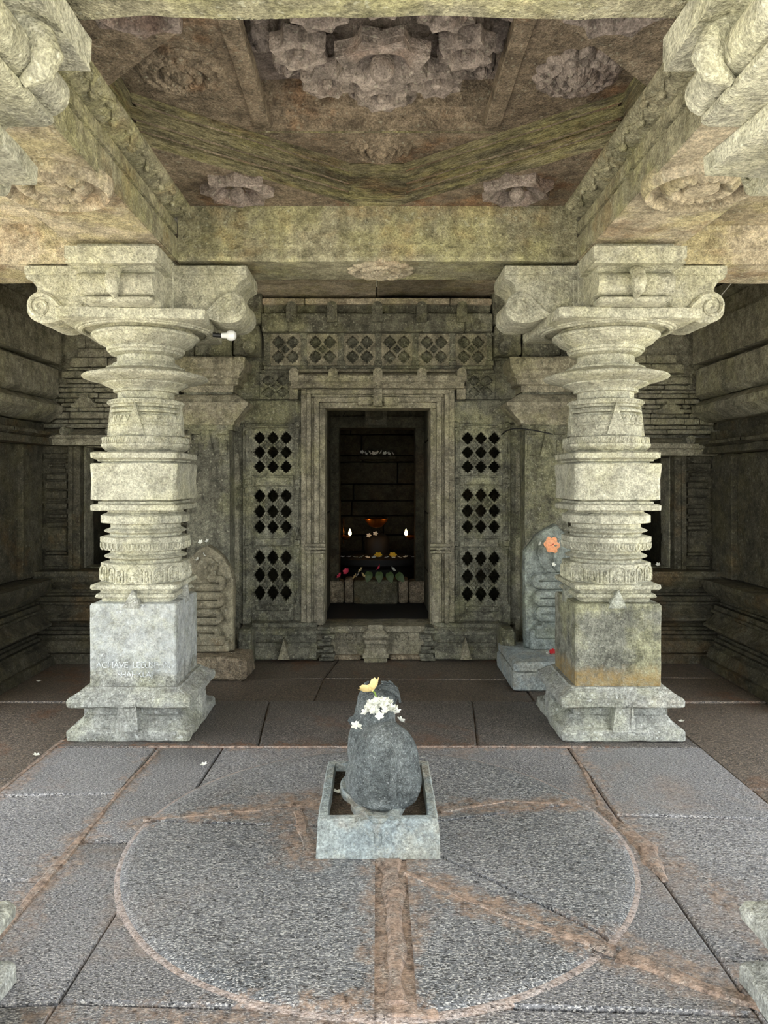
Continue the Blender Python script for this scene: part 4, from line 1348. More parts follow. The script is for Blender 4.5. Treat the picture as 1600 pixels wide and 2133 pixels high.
# faded pale writing on the left pillar's die
for txt, x, z, sz in (('ACHAVE  LEEUSPHN', -0.2, 0.375, 0.048), ('SHAHKLAJ', -0.085, 0.325, 0.045)):
    cu = bpy.data.curves.new('faded_writing', 'FONT')
    cu.body = txt
    cu.size = sz
    cu.extrude = 0.0006
    cu.space_character = 0.92
    cu.materials.append(MATS['chalk'])
    o = bpy.data.objects.new('faded_writing', cu)
    COL.objects.link(o)
    o.parent = pl
    o.location = (x, -0.2405, z)
    o.rotation_euler = (PI / 2, 0, 0)
    o["label"] = 'faded white writing'

# ---------------------------------------------------------------- pilasters beside the door
def make_pilaster(sx, label):
    D2 = 5.74
    cx = -1.30
    r = empty('wall_pilaster', (sx * 1.30, D2, 0))
    tag(r, label, 'pilaster', 'pilasters flanking the doorway')
    st = 'wall_stone'
    hw = lambda px: (px - 430) * D2 / FPX        # half width, measured from the pilaster's middle column 430
    zz = lambda py: wz(py, D2)

    def lay(nm, prof, mat=st, rough=(0.06, 0.0025, 9)):
        # prof: (half width, projection, z)
        rr = []
        for h, p, z in prof:
            rr.append([(-h, -p, z), (h, -p, z), (h, 0.30, z), (-h, 0.30, z)])
        return MB().rings(rr).build(nm, mat, r, rough=rough)
    lay('foot', [(0.20, 0.06, 0), (0.20, 0.06, 0.10), (0.17, 0.03, 0.13), (0.17, 0.03, 0.17)])
    lay('shaft', [(0.165, 0.02, 0.16), (0.165, 0.02, zz(957))])
    q = lay('upper_shaft', [(0.16, 0.008, zz(958)), (0.16, 0.008, zz(895))])
    MB().prism([(-0.05, zz(953)), (0.05, zz(953)), (0.0, zz(893))], lambda u, v: (u, -0.03, v), lambda u, v: (u, 0.05, v)).build('spike', st, q)
    for s_ in (-1, 1):
        bx('shaft_tablet', st, q, s_ * 0.06, s_ * 0.15, -0.022, 0.05, zz(906), zz(894), c=0.005)
        bx('shaft_tablet', st, q, s_ * 0.08, s_ * 0.145, -0.018, 0.05, zz(950), zz(916), c=0.005)
    lay('capital_neck', [(0.19, 0.03, zz(896)), (0.19, 0.03, zz(884))])
    lay('cushion_capital', [(hw(484), 0.05, zz(886)), (hw(486), 0.06, zz(878)), (hw(496), 0.08, zz(870)), (hw(517), 0.14, zz(848)), (hw(518), 0.14, zz(842)), (hw(496), 0.09, zz(828)), (hw(490), 0.07, zz(824))], 'door_stone')
    lay('capital_gap', [(hw(480), 0.03, zz(826)), (hw(480), 0.03, zz(816))])
    lay('upper_capital', [(hw(484), 0.05, zz(818)), (hw(484), 0.06, zz(806)), (hw(494), 0.08, zz(803)), (hw(494), 0.08, zz(792)), (hw(502), 0.10, zz(788)), (hw(502), 0.10, zz(776)), (hw(510), 0.12, zz(772)), (hw(512), 0.13, zz(752)), (hw(508), 0.12, zz(748))], 'door_stone')
    MB().prism([(0.02, zz(790)), (hw(510), zz(772)), (hw(512), zz(750)), (hw(490), zz(750)), (hw(490), zz(780)), (hw(500), zz(788))][1:], lambda u, v: (-sx * u, -0.145, v), lambda u, v: (-sx * u, -0.08, v)).build('leaf_corner', 'door_stone', r)
    return r


make_pilaster(-1, 'flat wall pilaster with stepped capital left of the doorway behind the hooded slab')
make_pilaster(1, 'flat wall pilaster with stepped capital right of the doorway behind the blue-grey slab')

# ---------------------------------------------------------------- niche shrines on the rear wall
def make_niche(sx, label, ly0, ly1):
    r = empty('niche_shrine', (sx * 2.05, 5.93, 0))
    tag(r, label, 'niche', 'niches of the rear wall')
    st = 'niche_stone'
    d = 5.75
    zz = lambda py: wz(py, d)
    for k, pr in enumerate(split_profile(NPROF, NCUTS)):
        MB().prism(pr, lambda u, v: (-0.62, u + 0.02, v), lambda u, v: (0.62, u + 0.02, v), 10).build('base_course', st, r, rough=(0.08, 0.003, 7))
    for s_ in (-1, 1):
        MB().prism([(-0.035, 0.0), (0.035, 0.0), (0.035, 0.05), (0.02, 0.085), (-0.02, 0.085), (-0.035, 0.05)], lambda u, v: (s_ * 0.57 + u, -0.27, v + 0.065), lambda u, v: (s_ * 0.57 + u, -0.2, v + 0.065)).build('knob', st, r)
    # lintel
    MB().prism([(0.0, zz(ly1)), (-0.20, zz(ly1)), (-0.215, zz(ly1 - 8)), (-0.22, zz(ly1 - 12)), (-0.24, zz(ly1 - 15)), (-0.24, zz(ly0 + 8)), (-0.20, zz(ly0 + 6)), (-0.10, zz(ly0 - 6)), (0, zz(ly0 - 8))],
               lambda u, v: (-0.62, u, v), lambda u, v: (0.62, u, v), 10).build('lintel', 'relief_stone', r, rough=(0.08, 0.003, 7))
    for x in (-0.35, 0.0, 0.35):
        MB().tube([(x, -0.235, zz(ly0)), (x, -0.10, zz(ly0))], 0.035, 14).build('lintel_knob', 'wall_stone', r)
    zl = zz(ly1)
    # posts: plain jamb, carved stack
    for s_ in (-1, 1):
        bx('jamb', st, r, s_ * 0.285, s_ * 0.35, -0.09, 0.35, 0.69, zl, rough=(0.1, 0.003, 7))
        q = bx('post', st, r, s_ * 0.35, s_ * 0.62, -0.06, 0.1, 0.69, zl, rough=(0.1, 0.003, 7))
        bx('jamb_fillet', st, r, s_ * 0.335, s_ * 0.37, -0.11, 0.0, 0.69, zl, c=0.003)
        H = zl - 0.72
        for t0, t1, w, p in ((0.0, .10, .10, .02), (.10, .13, .085, .035), (.13, .33, .075, .02), (.335, .37, .085, .03), (.375, .40, .07, .02), (.405, .44, .08, .035), (.45, .47, .065, .02), (.475, .53, .082, .035), (.54, .56, .07, .02),
                             (.565, .63, .08, .03), (.64, .71, .082, .035), (.72, .77, .08, .03), (.775, .82, .065, .02), (.825, .85, .06, .03), (.855, .87, .08, .035), (.89, .94, .10, .03)):
            bx('carved_tier', st, q, s_ * 0.47 - w, s_ * 0.47 + w, -0.06 - p, -0.05, 0.72 + H * t0, 0.72 + H * t1 - 0.004, c=0.005)
    for s_ in (-1, 1):
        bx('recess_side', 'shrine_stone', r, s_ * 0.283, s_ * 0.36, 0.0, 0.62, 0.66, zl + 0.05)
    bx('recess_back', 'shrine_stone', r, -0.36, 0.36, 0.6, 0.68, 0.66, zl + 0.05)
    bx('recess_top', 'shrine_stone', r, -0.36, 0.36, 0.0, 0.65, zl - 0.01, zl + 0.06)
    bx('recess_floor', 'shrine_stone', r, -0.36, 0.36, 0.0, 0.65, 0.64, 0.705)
    return r


def tower(parent_label, sx, dz):
    """stepped tower carved in relief on the wall above a niche: one block per carved stone"""
    r = empty('relief_tower', (sx * 2.05, 5.93, 1.86 + dz))
    tag(r, parent_label, 'carving', 'stepped towers carved over the niches')
    d = 5.8
    zz = lambda py: wz(py, d) - 1.86
    u = d / FPX
    rows = [(882, 891, (-176, -120, -60, 0, 60, 120, 176), .10), (872, 881, (-135, -104, -38, 38, 104, 135), .06), (857, 871, (-160, -130, -98, -26, 26, 98, 130, 160), .09),
            (846, 856, (-140, -112, -84, -30, 30, 84, 112, 140), .05), (838, 846, (-152, -120, -119, -91, -30, 30, 91, 119, 120, 152), .08), (828, 837, (-145, -126, -113, -96, -50, -16, 16, 50, 96, 113, 126, 145), .06),
            (816, 827, (-132, -100, -40, 0, 40, 100, 132), .06), (806, 815, (-137, -108, -50, 0, 50, 108, 137), .08), (797, 805, (-130, -112, -50, 50, 112, 130), .05),
            (786, 796, (-110, -60, 0, 60, 110), .05), (770, 785, (-118, -70, -10, 40, 118), .075), (763, 769, (-108, 0, 108), .05),
            (742, 762, (-101, -60, -20, 30, 101), .07), (722, 741, (-85, -30, 20, 85), .06)]
    for y0, y1, xs, p in rows:
        for a, b_ in zip(xs[:-1], xs[1:]):
            if b_ - a < 4:
                continue
            e = random.uniform(-0.008, 0.012)
            if sx * 2.05 + b_ * u < -2.64 or sx * 2.05 + a * u > 2.64:
                continue
            bx('tower_block', 'relief_stone', r, a * u + .002, b_ * u - .002, -p - e, 0.02, zz(y1) + .002, zz(y0), c=0.006, rough=(0.06, 0.004, 9))
    for cx in (-66, 66):
        pts = [(-0.10, 0), (0.10, 0), (0.10, 0.03), (0.075, 0.035), (0.06, 0.06), (0.035, 0.075), (0.028, 0.10), (-0.028, 0.10), (-0.035, 0.075), (-0.06, 0.06), (-0.075, 0.035), (-0.10, 0.03)]
        MB().prism(pts, lambda a, b_: (cx * u + a, -0.11, zz(848) + b_), lambda a, b_: (cx * u + a, -0.04, zz(848) + b_)).build('arch_motif', 'relief_stone', r)
    return r


make_niche(-1, 'carved wall niche with stepped base behind the left pillar', 899, 927)
make_niche(1, 'carved wall niche with stepped base behind the right pillar', 917, 949)
tower('stepped miniature tower in grey relief above the niche behind the left pillar', -1, 0.0)
tower('stepped miniature tower in grey relief above the niche behind the right pillar', 1, -0.05)

# ---------------------------------------------------------------- bull on its pedestal
ped = empty('bull_pedestal', (0.003, 3.0, DH))
tag(ped, 'low rectangular grey stone pedestal with recessed basin top under the bull', 'pedestal')
ph = 0.16 - DH
MB().rings([[(sx * x, y0 if sy < 0 else y1, z) for sx, sy in ((-1, -1), (1, -1), (1, 1), (-1, 1))] for x, y0, y1, z in
            ((0.228, -0.29, 0.30, -0.004), (0.226, -0.285, 0.295, ph * .5), (0.222, -0.28, 0.29, ph - .006), (0.216, -0.274, 0.284, ph), (0.188, -0.246, 0.256, ph), (0.184, -0.242, 0.252, ph - 0.035))]
           ).build('basin_block', 'pedestal_stone', ped, rough=(0.05, 0.003, 9))
bx('basin_bed', 'basin_stone', ped, -0.1845, 0.1845, -0.2425, 0.2525, ph - 0.045, ph - 0.033, c=0.001)
# raised spouted ring (yoni) in the basin, its spout running over the front edge
out = [(0.155 * math.cos(a), 0.06 + 0.195 * math.sin(a)) for a in [2 * PI * j / 40 for j in range(40)]]
inn = [(0.125 * math.cos(a), 0.06 + 0.165 * math.sin(a)) for a in [2 * PI * j / 40 for j in range(40)]]
mb = MB()
mb.rings([[(x, y, ph - 0.04) for x, y in out], [(x, y, ph - 0.010) for x, y in out], [(x * .96, y * .97, ph - 0.004) for x, y in out], [(x, y, ph - 0.006) for x, y in inn], [(x, y, ph - 0.03) for x, y in inn]], True, True)
mb.build('yoni_ring', 'pedestal_stone', ped, rough=(0.03, 0.002, 15))
mb = MB().prism([(-0.095, ph - 0.03), (-0.095, ph), (-0.06, ph + 0.004), (-0.03, ph - 0.012), (0.03, ph - 0.012), (0.06, ph + 0.004), (0.095, ph), (0.095, ph - 0.03), (0.0, ph - 0.05)],
                lambda u, v: (u * 1.1, -0.13, v), lambda u, v: (u * .62, -0.292, v), 5)
mb.build('spout', 'pedestal_stone', ped, rough=(0.03, 0.002, 15))
for sx in (-1, 1):
    MB().tube([(sx * 0.075, -0.286, ph - 0.002), (sx * 0.05, -0.290, ph - 0.025), (sx * 0.022, -0.292, ph - 0.055), (sx * 0.018, -0.290, ph - 0.085)], [0.012, 0.013, 0.011, 0.004], 8).build('spout_lip', 'pedestal_stone', ped)

nd = empty('nandi_bull', (0.022, 3.0, 0.152), math.radians(5))
tag(nd, 'dark grey stone seated bull seen from behind with flowers on its hump', 'statue')


def blob(parts):
    mb = MB()
    for c, r_, *rot in parts:
        m = Matrix.Rotation(math.radians(rot[1]), 3, rot[0]) if rot else None
        mb.ball(c, r_, 24, 16, m)
    return mb


parts = [((0, -0.02, 0.145), (0.122, 0.20, 0.135)), ((0.004, -0.11, 0.155), (0.128, 0.115, 0.150)), ((-0.084, -0.09, 0.085), (0.062, 0.125, 0.088)), ((0.084, -0.09, 0.085), (0.060, 0.125, 0.088)),
         ((0, -0.08, 0.02), (0.135, 0.135, 0.045)), ((-0.105, -0.01, 0.045), (0.048, 0.17, 0.048)), ((0.10, -0.01, 0.045), (0.045, 0.17, 0.045)),
         ((-0.02, 0.09, 0.14), (0.118, 0.12, 0.14)), ((-0.095, 0.06, 0.15), (0.045, 0.09, 0.11)), ((-0.012, 0.06, 0.275), (0.070, 0.075, 0.055)), ((-0.02, 0.13, 0.27), (0.086, 0.075, 0.095)),
         ((-0.02, 0.17, 0.315), (0.074, 0.065, 0.056)), ((0.03, 0.18, 0.325), (0.052, 0.065, 0.052)), ((0.012, 0.25, 0.28), (0.045, 0.07, 0.045)), ((0.016, 0.30, 0.26), (0.036, 0.04, 0.034)),
         ((-0.07, 0.18, 0.05), (0.035, 0.12, 0.04)), ((0.07, 0.18, 0.05), (0.035, 0.12, 0.04)), ((-0.108, 0.13, 0.24), (0.030, 0.020, 0.022))]
body = blob(parts).build('body', 'nandi_stone', nd, smooth=180)
md = body.modifiers.new('remesh', 'REMESH')
md.mode = 'VOXEL'
md.voxel_size = 0.008
md.use_smooth_shade = True
ms = body.modifiers.new('smooth', 'SMOOTH')
ms.iterations = 8
ms.factor = 0.5
dt = bpy.data.textures.new('worn', 'CLOUDS')
dt.noise_scale = 0.05
mdp = body.modifiers.new('worn', 'DISPLACE')
mdp.texture = dt
mdp.strength = 0.004
MB().tube([(0.012, -0.125, 0.305), (0.016, -0.185, 0.27), (0.018, -0.222, 0.20), (0.018, -0.226, 0.14), (0.016, -0.215, 0.09), (0.015, -0.20, 0.05)], [0.006, 0.009, 0.012, 0.013, 0.015, 0.018], 10).build('tail', 'nandi_stone', nd)
for k in range(4):
    y, zt = 0.125 + 0.022 * k, 0.372 + 0.004 * k
    MB().tube([(0.01, y, zt), (0.045, y - .004, zt - 0.006), (0.078, y - .008, zt - 0.03), (0.084, y - .010, zt - 0.058)], [0.004, 0.0075, 0.0075, 0.005], 7).build('headband', 'nandi_stone', nd)
for sx in (-1, 1):
    MB().tube([(sx * 0.042, 0.195, 0.355), (sx * 0.055, 0.19, 0.375), (sx * 0.045, 0.18, 0.388)], [0.012, 0.010, 0.004], 8).build('horn', 'nandi_stone', nd)

# ---------------------------------------------------------------- flowers
def flower_mesh(npet, R, w, cup, thick=0.0012):
    mb = MB()
    for k in range(npet):
        a = 2 * PI * k / npet
        m = Matrix.Rotation(a, 4, 'Z')
        up, lo = [], []
        n = 6
        rows = []
        for i in range(n + 1):
            t = i / n
            x = R * (0.08 + 0.92 * t)
            hw = w * math.sin(PI * (0.12 + 0.80 * t)) ** 0.8
            z = cup * t ** 1.6
            rows.append([(x, -hw, z + 0.15 * hw), (x, 0, z - 0.1 * hw), (x, hw, z + 0.15 * hw)])
        vs_, fs_ = [], []
        for off in (0, thick):
            for q in rows:
                vs_ += [(p[0], p[1], p[2] + off) for p in q]
        M_ = (n + 1) * 3
        for i in range(n):
            for j in range(2):
                a_ = i * 3 + j
                fs_.append((a_, a_ + 1, a_ + 4, a_ + 3))
                fs_.append((M_ + a_, M_ + a_ + 3, M_ + a_ + 4, M_ + a_ + 1))
        for i in range(n):
            for j in (0, 2):
                a_ = i * 3 + j
                fs_.append((a_, a_ + 3, M_ + a_ + 3, M_ + a_))
        for a_, b_ in ((0, 1), (1, 2), (n * 3, n * 3 + 1), (n * 3 + 1, n * 3 + 2)):
            fs_.append((a_, b_, M_ + b_, M_ + a_))
        t_ = MB().add(vs_, fs_).xf(m)
        mb.add(t_.v, t_.f)
    mb.ball((0, 0, 0.0), (R * .12, R * .12, R * .1), 8, 6)
    return mb


def flower(name, mesh, loc, rot, label, cat='flower', group=None, extra=()):
    o = link(name, mesh)
    o.location = loc
    o.rotation_euler = rot
    tag(o, label, cat, group)
    for nm, me in extra:
        link(nm, me, o)
    return o


def fmesh(npet, R, w, cup, mat, nm):
    o = flower_mesh(npet, R, w, cup).build(nm, mat, None, smooth=60)
    me = o.data
    bpy.data.objects.remove(o)
    return me


jas = fmesh(5, 0.018, 0.006, 0.005, 'petal_white', 'jasmine_flower')
jas2 = fmesh(6, 0.016, 0.005, 0.008, 'petal_white', 'jasmine_flower')
hib_c = fmesh(5, 0.050, 0.024, 0.034, 'petal_cream', 'hibiscus_flower')
hib_o = fmesh(6, 0.062, 0.026, 0.022, 'petal_orange', 'hibiscus_flower')


def stalk_mesh(R, L, mat):
    o = MB().tube([(0, 0, 0), (0.004, 0, L * .5), (0.0, 0.002, L)], [R, R * .8, R * 1.2], 6).build('stamen', mat, None)
    me = o.data
    bpy.data.objects.remove(o)
    return me


st_o = stalk_mesh(0.003, 0.045, 'petal_red')
cal = stalk_mesh(0.004, -0.03, 'stem_green')
hx = flower('hibiscus_flower', hib_c, (-0.020, 3.06, 0.535), (math.radians(-30), math.radians(-22), 0.4), 'pale yellow hibiscus lying on top of the stone bull', extra=(('calyx', cal),))
# heap of jasmine on the bull's back
cnt = 0
rnd = random.Random(4)
for i in range(60):
    a = rnd.uniform(0, 2 * PI)
    q = rnd.random() ** 0.6
    x, y = 0.012 + 0.070 * q * math.cos(a), 2.985 + 0.048 * q * math.sin(a)
    z = 0.468 + 0.046 * (1 - q * q) + rnd.uniform(-.004, .006)
    flower('jasmine_flower', jas if i % 2 else jas2, (x, y, z), (rnd.uniform(-.9, 1.2), rnd.uniform(-.8, .8), rnd.uniform(0, 6)), 'white jasmine flower in the heap on the back of the stone bull', group='jasmine heaped on the bull')
for i, (x, y, z, lab) in enumerate(((-0.088, 2.955, 0.425, 'white jasmine flower hanging on the left shoulder of the stone bull'), (-0.075, 2.93, 0.432, 'white jasmine flower below the heap on the left of the bull'),
                                   (0.095, 2.99, 0.435, 'white jasmine flower right of the heap on the stone bull'))):
    flower('jasmine_flower', jas, (x, y, z), (0.8, 0.3 * i, i), lab)
# loose flowers on the floor and ledges
for px, py, z, lab in ((703, 1653, 0.16 - 0.035, 'white jasmine flower lying in the basin of the bull pedestal'), (425, 1595, 0.006, 'white jasmine flower on the floor in front of the left pillar'),
                       (80, 1421, 0.0, 'white jasmine flower on the dark aisle floor left of the left pillar'), (75, 1575, 0.0, 'white jasmine flower on the brown floor at far left'),
                       (1420, 1505, 0.0, 'white jasmine flower on the dark floor right of the right pillar')):
    d = (EYE - z) * FPX / (py - HORIZ)
    flower('jasmine_flower', jas, (wx(px, d), d, z + 0.006), (0.15, 0.1, px * .1), lab)

# ---------------------------------------------------------------- serpent stones
def serpent_stone(loc, rz, outline, thick, mat, bodymat, name, label, coils, hood, base_h, base_w):
    r = empty(name, loc, rz)
    tag(r, label, 'carved slab')
    pts = outline
    mb = MB()
    cx = sum(p[0] for p in pts) / len(pts)
    cz = sum(p[1] for p in pts) / len(pts)
    sc = lambda k: [(cx + (u - cx) * k, cz + (v - cz) * k) for u, v in pts]
    mb.rings([[(u, thick, v) for u, v in sc(0.97)], [(u, thick - .01, v) for u, v in pts], [(u, 0.014, v) for u, v in pts], [(u, 0, v) for u, v in sc(0.965)]])
    mb.build('slab', mat, r, rough=(0.06, 0.003, 8))
    bx('slab_foot', mat, r, -base_w, base_w, -0.035, 0.04, 0, base_h, c=0.008, rough=(0.05, 0.003, 9))
    bx('foot_step', mat, r, -base_w * .8, base_w * .8, -0.045, 0.03, base_h * .55, base_h + .03, c=0.008, rough=(0.05, 0.003, 9))
    # one continuous winding serpent body
    path, rad = [], []
    z = base_h + 0.02
    sgn = 1
    for i, (w, h, rr_) in enumerate(coils):
        n = 14
        for k in range(n):
            t = k / n
            path.append((sgn * (-w + 2 * w * t), -0.018, z))
            rad.append(rr_)
        nw = coils[i + 1] if i + 1 < len(coils) else (0.02, h, rr_)
        for k in range(8):
            a = -PI / 2 + PI * k / 8
            path.append((sgn * (w + 0.8 * h / 2 * math.cos(a)), -0.018, z + h / 2 + h / 2 * math.sin(a)))
            rad.append(rr_)
        z += h
        sgn = -sgn
    path += [(sgn * -0.03, -0.016, z), (0.0, -0.02, z + 0.03)]
    rad += [coils[-1][2], coils[-1][2] * .9]
    MB().tube(path, rad, 10).build('serpent_body', bodymat, r)
    hw, hh = hood
    rf = lambda a: 1.0
    hb = MB()
    hb.polar((0, 0, 0), (hw, 0, 0), (0, 0, hh), (0, -1, 0), lambda a: 1.0 - 0.10 * math.cos(2 * a) * (math.sin(a) < 0), lambda t, a: 0.012 + 0.03 * (1 - t * t), 10, 40, 0.03)
    q = hb.build('serpent_hood', bodymat, r)
    q.location = (0, -0.004, z + hh * 0.85)
    MB().tube([(0, -0.03, -hh * .7), (0, -0.055, -hh * .1), (0, -0.062, hh * .35), (0, -0.066, hh * .6)], [0.014, 0.016, 0.020, 0.014], 10).build('serpent_head', bodymat, q)
    return r


Nd = 5.37
o1 = [(-0.18, 0.0), (0.185, 0.0), (0.19, 0.52), (0.165, 0.60), (0.11, 0.68), (0.05, 0.735), (0.0, 0.765), (-0.06, 0.74), (-0.13, 0.67), (-0.17, 0.58)]
serpent_stone((-1.225, Nd, 0.165), 0.0, o1, 0.09, 'naga_stone', 'naga_stone', 'serpent_stone', 'brownish round-topped serpent slab behind the left pillar', [(0.055, 0.056, 0.027), (0.06, 0.058, 0.028), (0.068, 0.06, 0.029), (0.072, 0.06, 0.029), (0.08, 0.062, 0.030), (0.085, 0.062, 0.030), (0.09, 0.06, 0.03)], (0.075, 0.085), 0.085, 0.165)
o2 = [(-0.20, 0.0), (0.20, 0.0), (0.205, 0.62), (0.13, 0.79), (0.02, 0.90), (-0.10, 0.83), (-0.205, 0.70), (-0.21, 0.60)]
serpent_stone((1.265, 5.35, 0.185), 0.0, o2, 0.10, 'blue_naga_stone', 'blue_naga_stone', 'serpent_stone', 'blue-grey pointed serpent slab behind the right pillar', [(0.09, 0.054, 0.027), (0.09, 0.056, 0.028), (0.10, 0.058, 0.029), (0.10, 0.06, 0.029), (0.11, 0.062, 0.030), (0.11, 0.062, 0.030), (0.10, 0.06, 0.03)], (0.12, 0.12), 0.15, 0.17)
# their pedestals
q = MB().box(-1.42, -0.905, 5.17, 5.49, 0.0, 0.162, c=0.02).build('rough_stone_block', 'rough_block_stone', None, rough=(0.05, 0.014, 7))
tag(q, 'rough hewn brown stone block carrying the round-topped serpent slab', 'block')
q = bx('upright_stone', 'wall_stone', None, wx(494, 5.5), wx(522, 5.5), 5.50, 5.74, 0.0, 0.29, c=0.015, rough=(0.05, 0.006, 9))
tag(q, 'short upright grey stone between the round-topped serpent slab and the plinth', 'block')
r = empty('slab_pedestal', (1.22, 5.15, 0))
tag(r, 'blue-grey stone pedestal with stepped edge under the pointed serpent slab', 'pedestal')
bx('pedestal_lower', 'pedestal_stone', r, -0.32, 0.32, -0.22, 0.45, 0, 0.12, c=0.01, rough=(0.06, 0.004, 8))
bx('pedestal_upper', 'pedestal_stone', r, -0.31, 0.31, -0.21, 0.45, 0.12, 0.188, c=0.012, rough=(0.06, 0.004, 8))
q = bx('upright_stone', 'wall_stone', None, wx(1040, 5.6), wx(1068, 5.6), 5.45, 5.76, 0.0, 0.30, c=0.015, rough=(0.05, 0.006, 9))
tag(q, 'short upright grey stone between the plinth and the pointed serpent slab', 'block')

# flowers on the serpent stones
hy = flower('hibiscus_flower', hib_o, (wx(1147, 5.27), 5.27, wz(1136, 5.27)), (math.radians(75), 0.1, 0.2), 'orange hibiscus tucked on the hood of the pointed serpent slab', extra=(('stamen', st_o),))
for px, py, d, lab in ((418, 1129, 5.4, 'white jasmine flower on the tip of the round-topped serpent slab, left one'), (432, 1127, 5.41, 'white jasmine flower on the tip of the round-topped serpent slab, right one'), (425, 1156, 5.36, 'white jasmine flower on the hood of the round-topped serpent slab'),
                       (412, 1165, 5.36, 'white jasmine flower left of the hood on the round-topped serpent slab'), (431, 1205, 5.37, 'white jasmine flower under the hood of the round-topped serpent slab'), (480, 1364, 5.35, 'white jasmine flower on the rough brown block'),
                       (1126, 1133, 5.28, 'white jasmine flower left of the orange hibiscus'), (1166, 1131, 5.28, 'white jasmine flower right of the orange hibiscus'), (1153, 1176, 5.28, 'white jasmine flower below the orange hibiscus'),
                       (1085, 1376, 5.08, 'white jasmine flower on the blue-grey pedestal edge'), (1141, 1363, 5.2, 'white jasmine flower at the foot of the pointed serpent slab'),
                       (1371, 1176, 5.66, 'white jasmine flower on the ledge of the niche behind the right pillar')):
    flower('jasmine_flower', jas, (wx(px, d), d, wz(py, d)), (math.radians(60), 0.2, px * .3), lab)
flower('rose_flower', fmesh(8, 0.03, 0.014, 0.03, 'petal_red', 'rose_flower'), (wx(1152, 5.2), 5.2, wz(1364, 5.2)), (0.6, 0, 0), 'dark red flower at the foot of the pointed serpent slab')

# ---------------------------------------------------------------- inside the shrine
def oil_lamp(px, d, py, sgn, label, chain):
    r = empty('oil_lamp', (wx(px, d), d, wz(py, d)))
    tag(r, label, 'lamp', 'oil lamps in the shrine')
    MB().loft('rnd', [(0.008, -0.045), (0.035, -0.03), (0.055, -0.008), (0.058, 0.0), (0.05, 0.0), (0.02, -0.02)], n=20).build('lamp_bowl', 'brass', r)
    if chain:
        MB().tube([(-0.02 * sgn, 0, -0.08), (-0.02 * sgn, 0, 0.18)], 0.004, 6).build('lamp_rod', 'brass', r)
    MB().loft('rnd', [(0.004, 0.0), (0.015, 0.014), (0.017, 0.028), (0.010, 0.05), (0.002, 0.072)], sgn * 0.045, 0, n=12).build('lamp_flame', 'flame', r)
    ld = bpy.data.lights.new('lamp_light', 'POINT')
    ld.energy = 0.12
    ld.color = (1.0, 0.55, 0.22)
    ld.shadow_soft_size = 0.02
    lo = bpy.data.objects.new('lamp_light', ld)
    COL.objects.link(lo)
    lo.parent = r
    lo.location = (sgn * 0.045, -0.03, 0.045)
    return r


oil_lamp(720, 7.7, 1116, 1, 'burning oil lamp on a rod at the left inside the dark shrine', True)
oil_lamp(855, 7.7, 1116, -1, 'burning oil lamp at the right inside the dark shrine', False)
hb = empty('hanging_bowl', (wx(784, 7.8), 7.8, wz(1080, 7.8)))
tag(hb, 'copper drip bowl hanging in the middle of the dark shrine', 'bowl')
MB().loft('rnd', [(0.01, -0.10), (0.06, -0.085), (0.11, -0.03), (0.125, 0.0), (0.118, 0.004), (0.10, -0.025), (0.02, -0.08)], n=28).build('bowl', 'brass', hb)
for k in range(3):
    a = 2 * PI * k / 3 + .5
    MB().tube([(0.118 * math.cos(a), 0.118 * math.sin(a), 0), (0, 0, 0.22)], 0.0016, 5).build('hanging_chain', 'cable_black', hb)
li = empty('linga', (0.0, 8.0, 0.262))
tag(li, 'black stone linga on a wide round base in the dark shrine', 'shrine stone')
MB().loft('rnd', [(0.50, 0), (0.50, 0.08), (0.42, 0.12), (0.42, 0.22), (0.52, 0.27), (0.52, 0.33), (0.44, 0.345)], n=40).build('linga_base', 'dark_stone', li)
MB().loft('rnd', [(0.13, 0.33), (0.13, 0.46), (0.12, 0.52), (0.08, 0.56), (0.03, 0.575)], n=28).build('linga_shaft', 'dark_stone', li)
rnd = random.Random(9)
bigj = fmesh(5, 0.028, 0.010, 0.006, 'petal_white', 'jasmine_flower')
bigy = fmesh(6, 0.04, 0.016, 0.008, 'petal_yellow', 'marigold_flower')
for i in range(14):
    x = -0.42 + 0.84 * i / 13
    flower('jasmine_flower', bigj, (x, 8.0 - 0.47 + 0.36 * x * x + rnd.uniform(0, .05), 0.615), (rnd.uniform(.2, .7), 0, rnd.uniform(0, 6)), 'white flower strewn on the rim of the black linga base', group='flowers on the linga base')
for x, lab in ((0.01, 'yellow flower at the middle of the linga base'), (0.16, 'yellow flower right of the middle of the linga base')):
    flower('marigold_flower', bigy, (x, 7.60, 0.632), (0.6, 0, x), lab)
for x, z, lab in ((-0.02, 0.83, 'white flower on top of the linga, right one'), (-0.09, 0.81, 'white flower on top of the linga, left one')):
    flower('jasmine_flower', bigj, (x, 7.9, z), (0.9, 0, 0), lab)
# garland of white flowers on the shrine's rear wall ledge
lg = bx('shrine_ledge', 'shrine_stone', None, -0.22, 0.22, 8.72, 8.9, wz(958, 8.7), wz(948, 8.7), c=0.01)
tag(lg, 'narrow dark stone ledge high on the rear wall of the shrine', 'ledge')
for i in range(9):
    flower('jasmine_flower', bigj, (-0.18 + 0.045 * i, 8.72, wz(945, 8.7) + rnd.uniform(0, .02)), (1.0, 0, i), 'white flower on the high ledge at the back of the shrine', group='flowers on the shrine ledge')
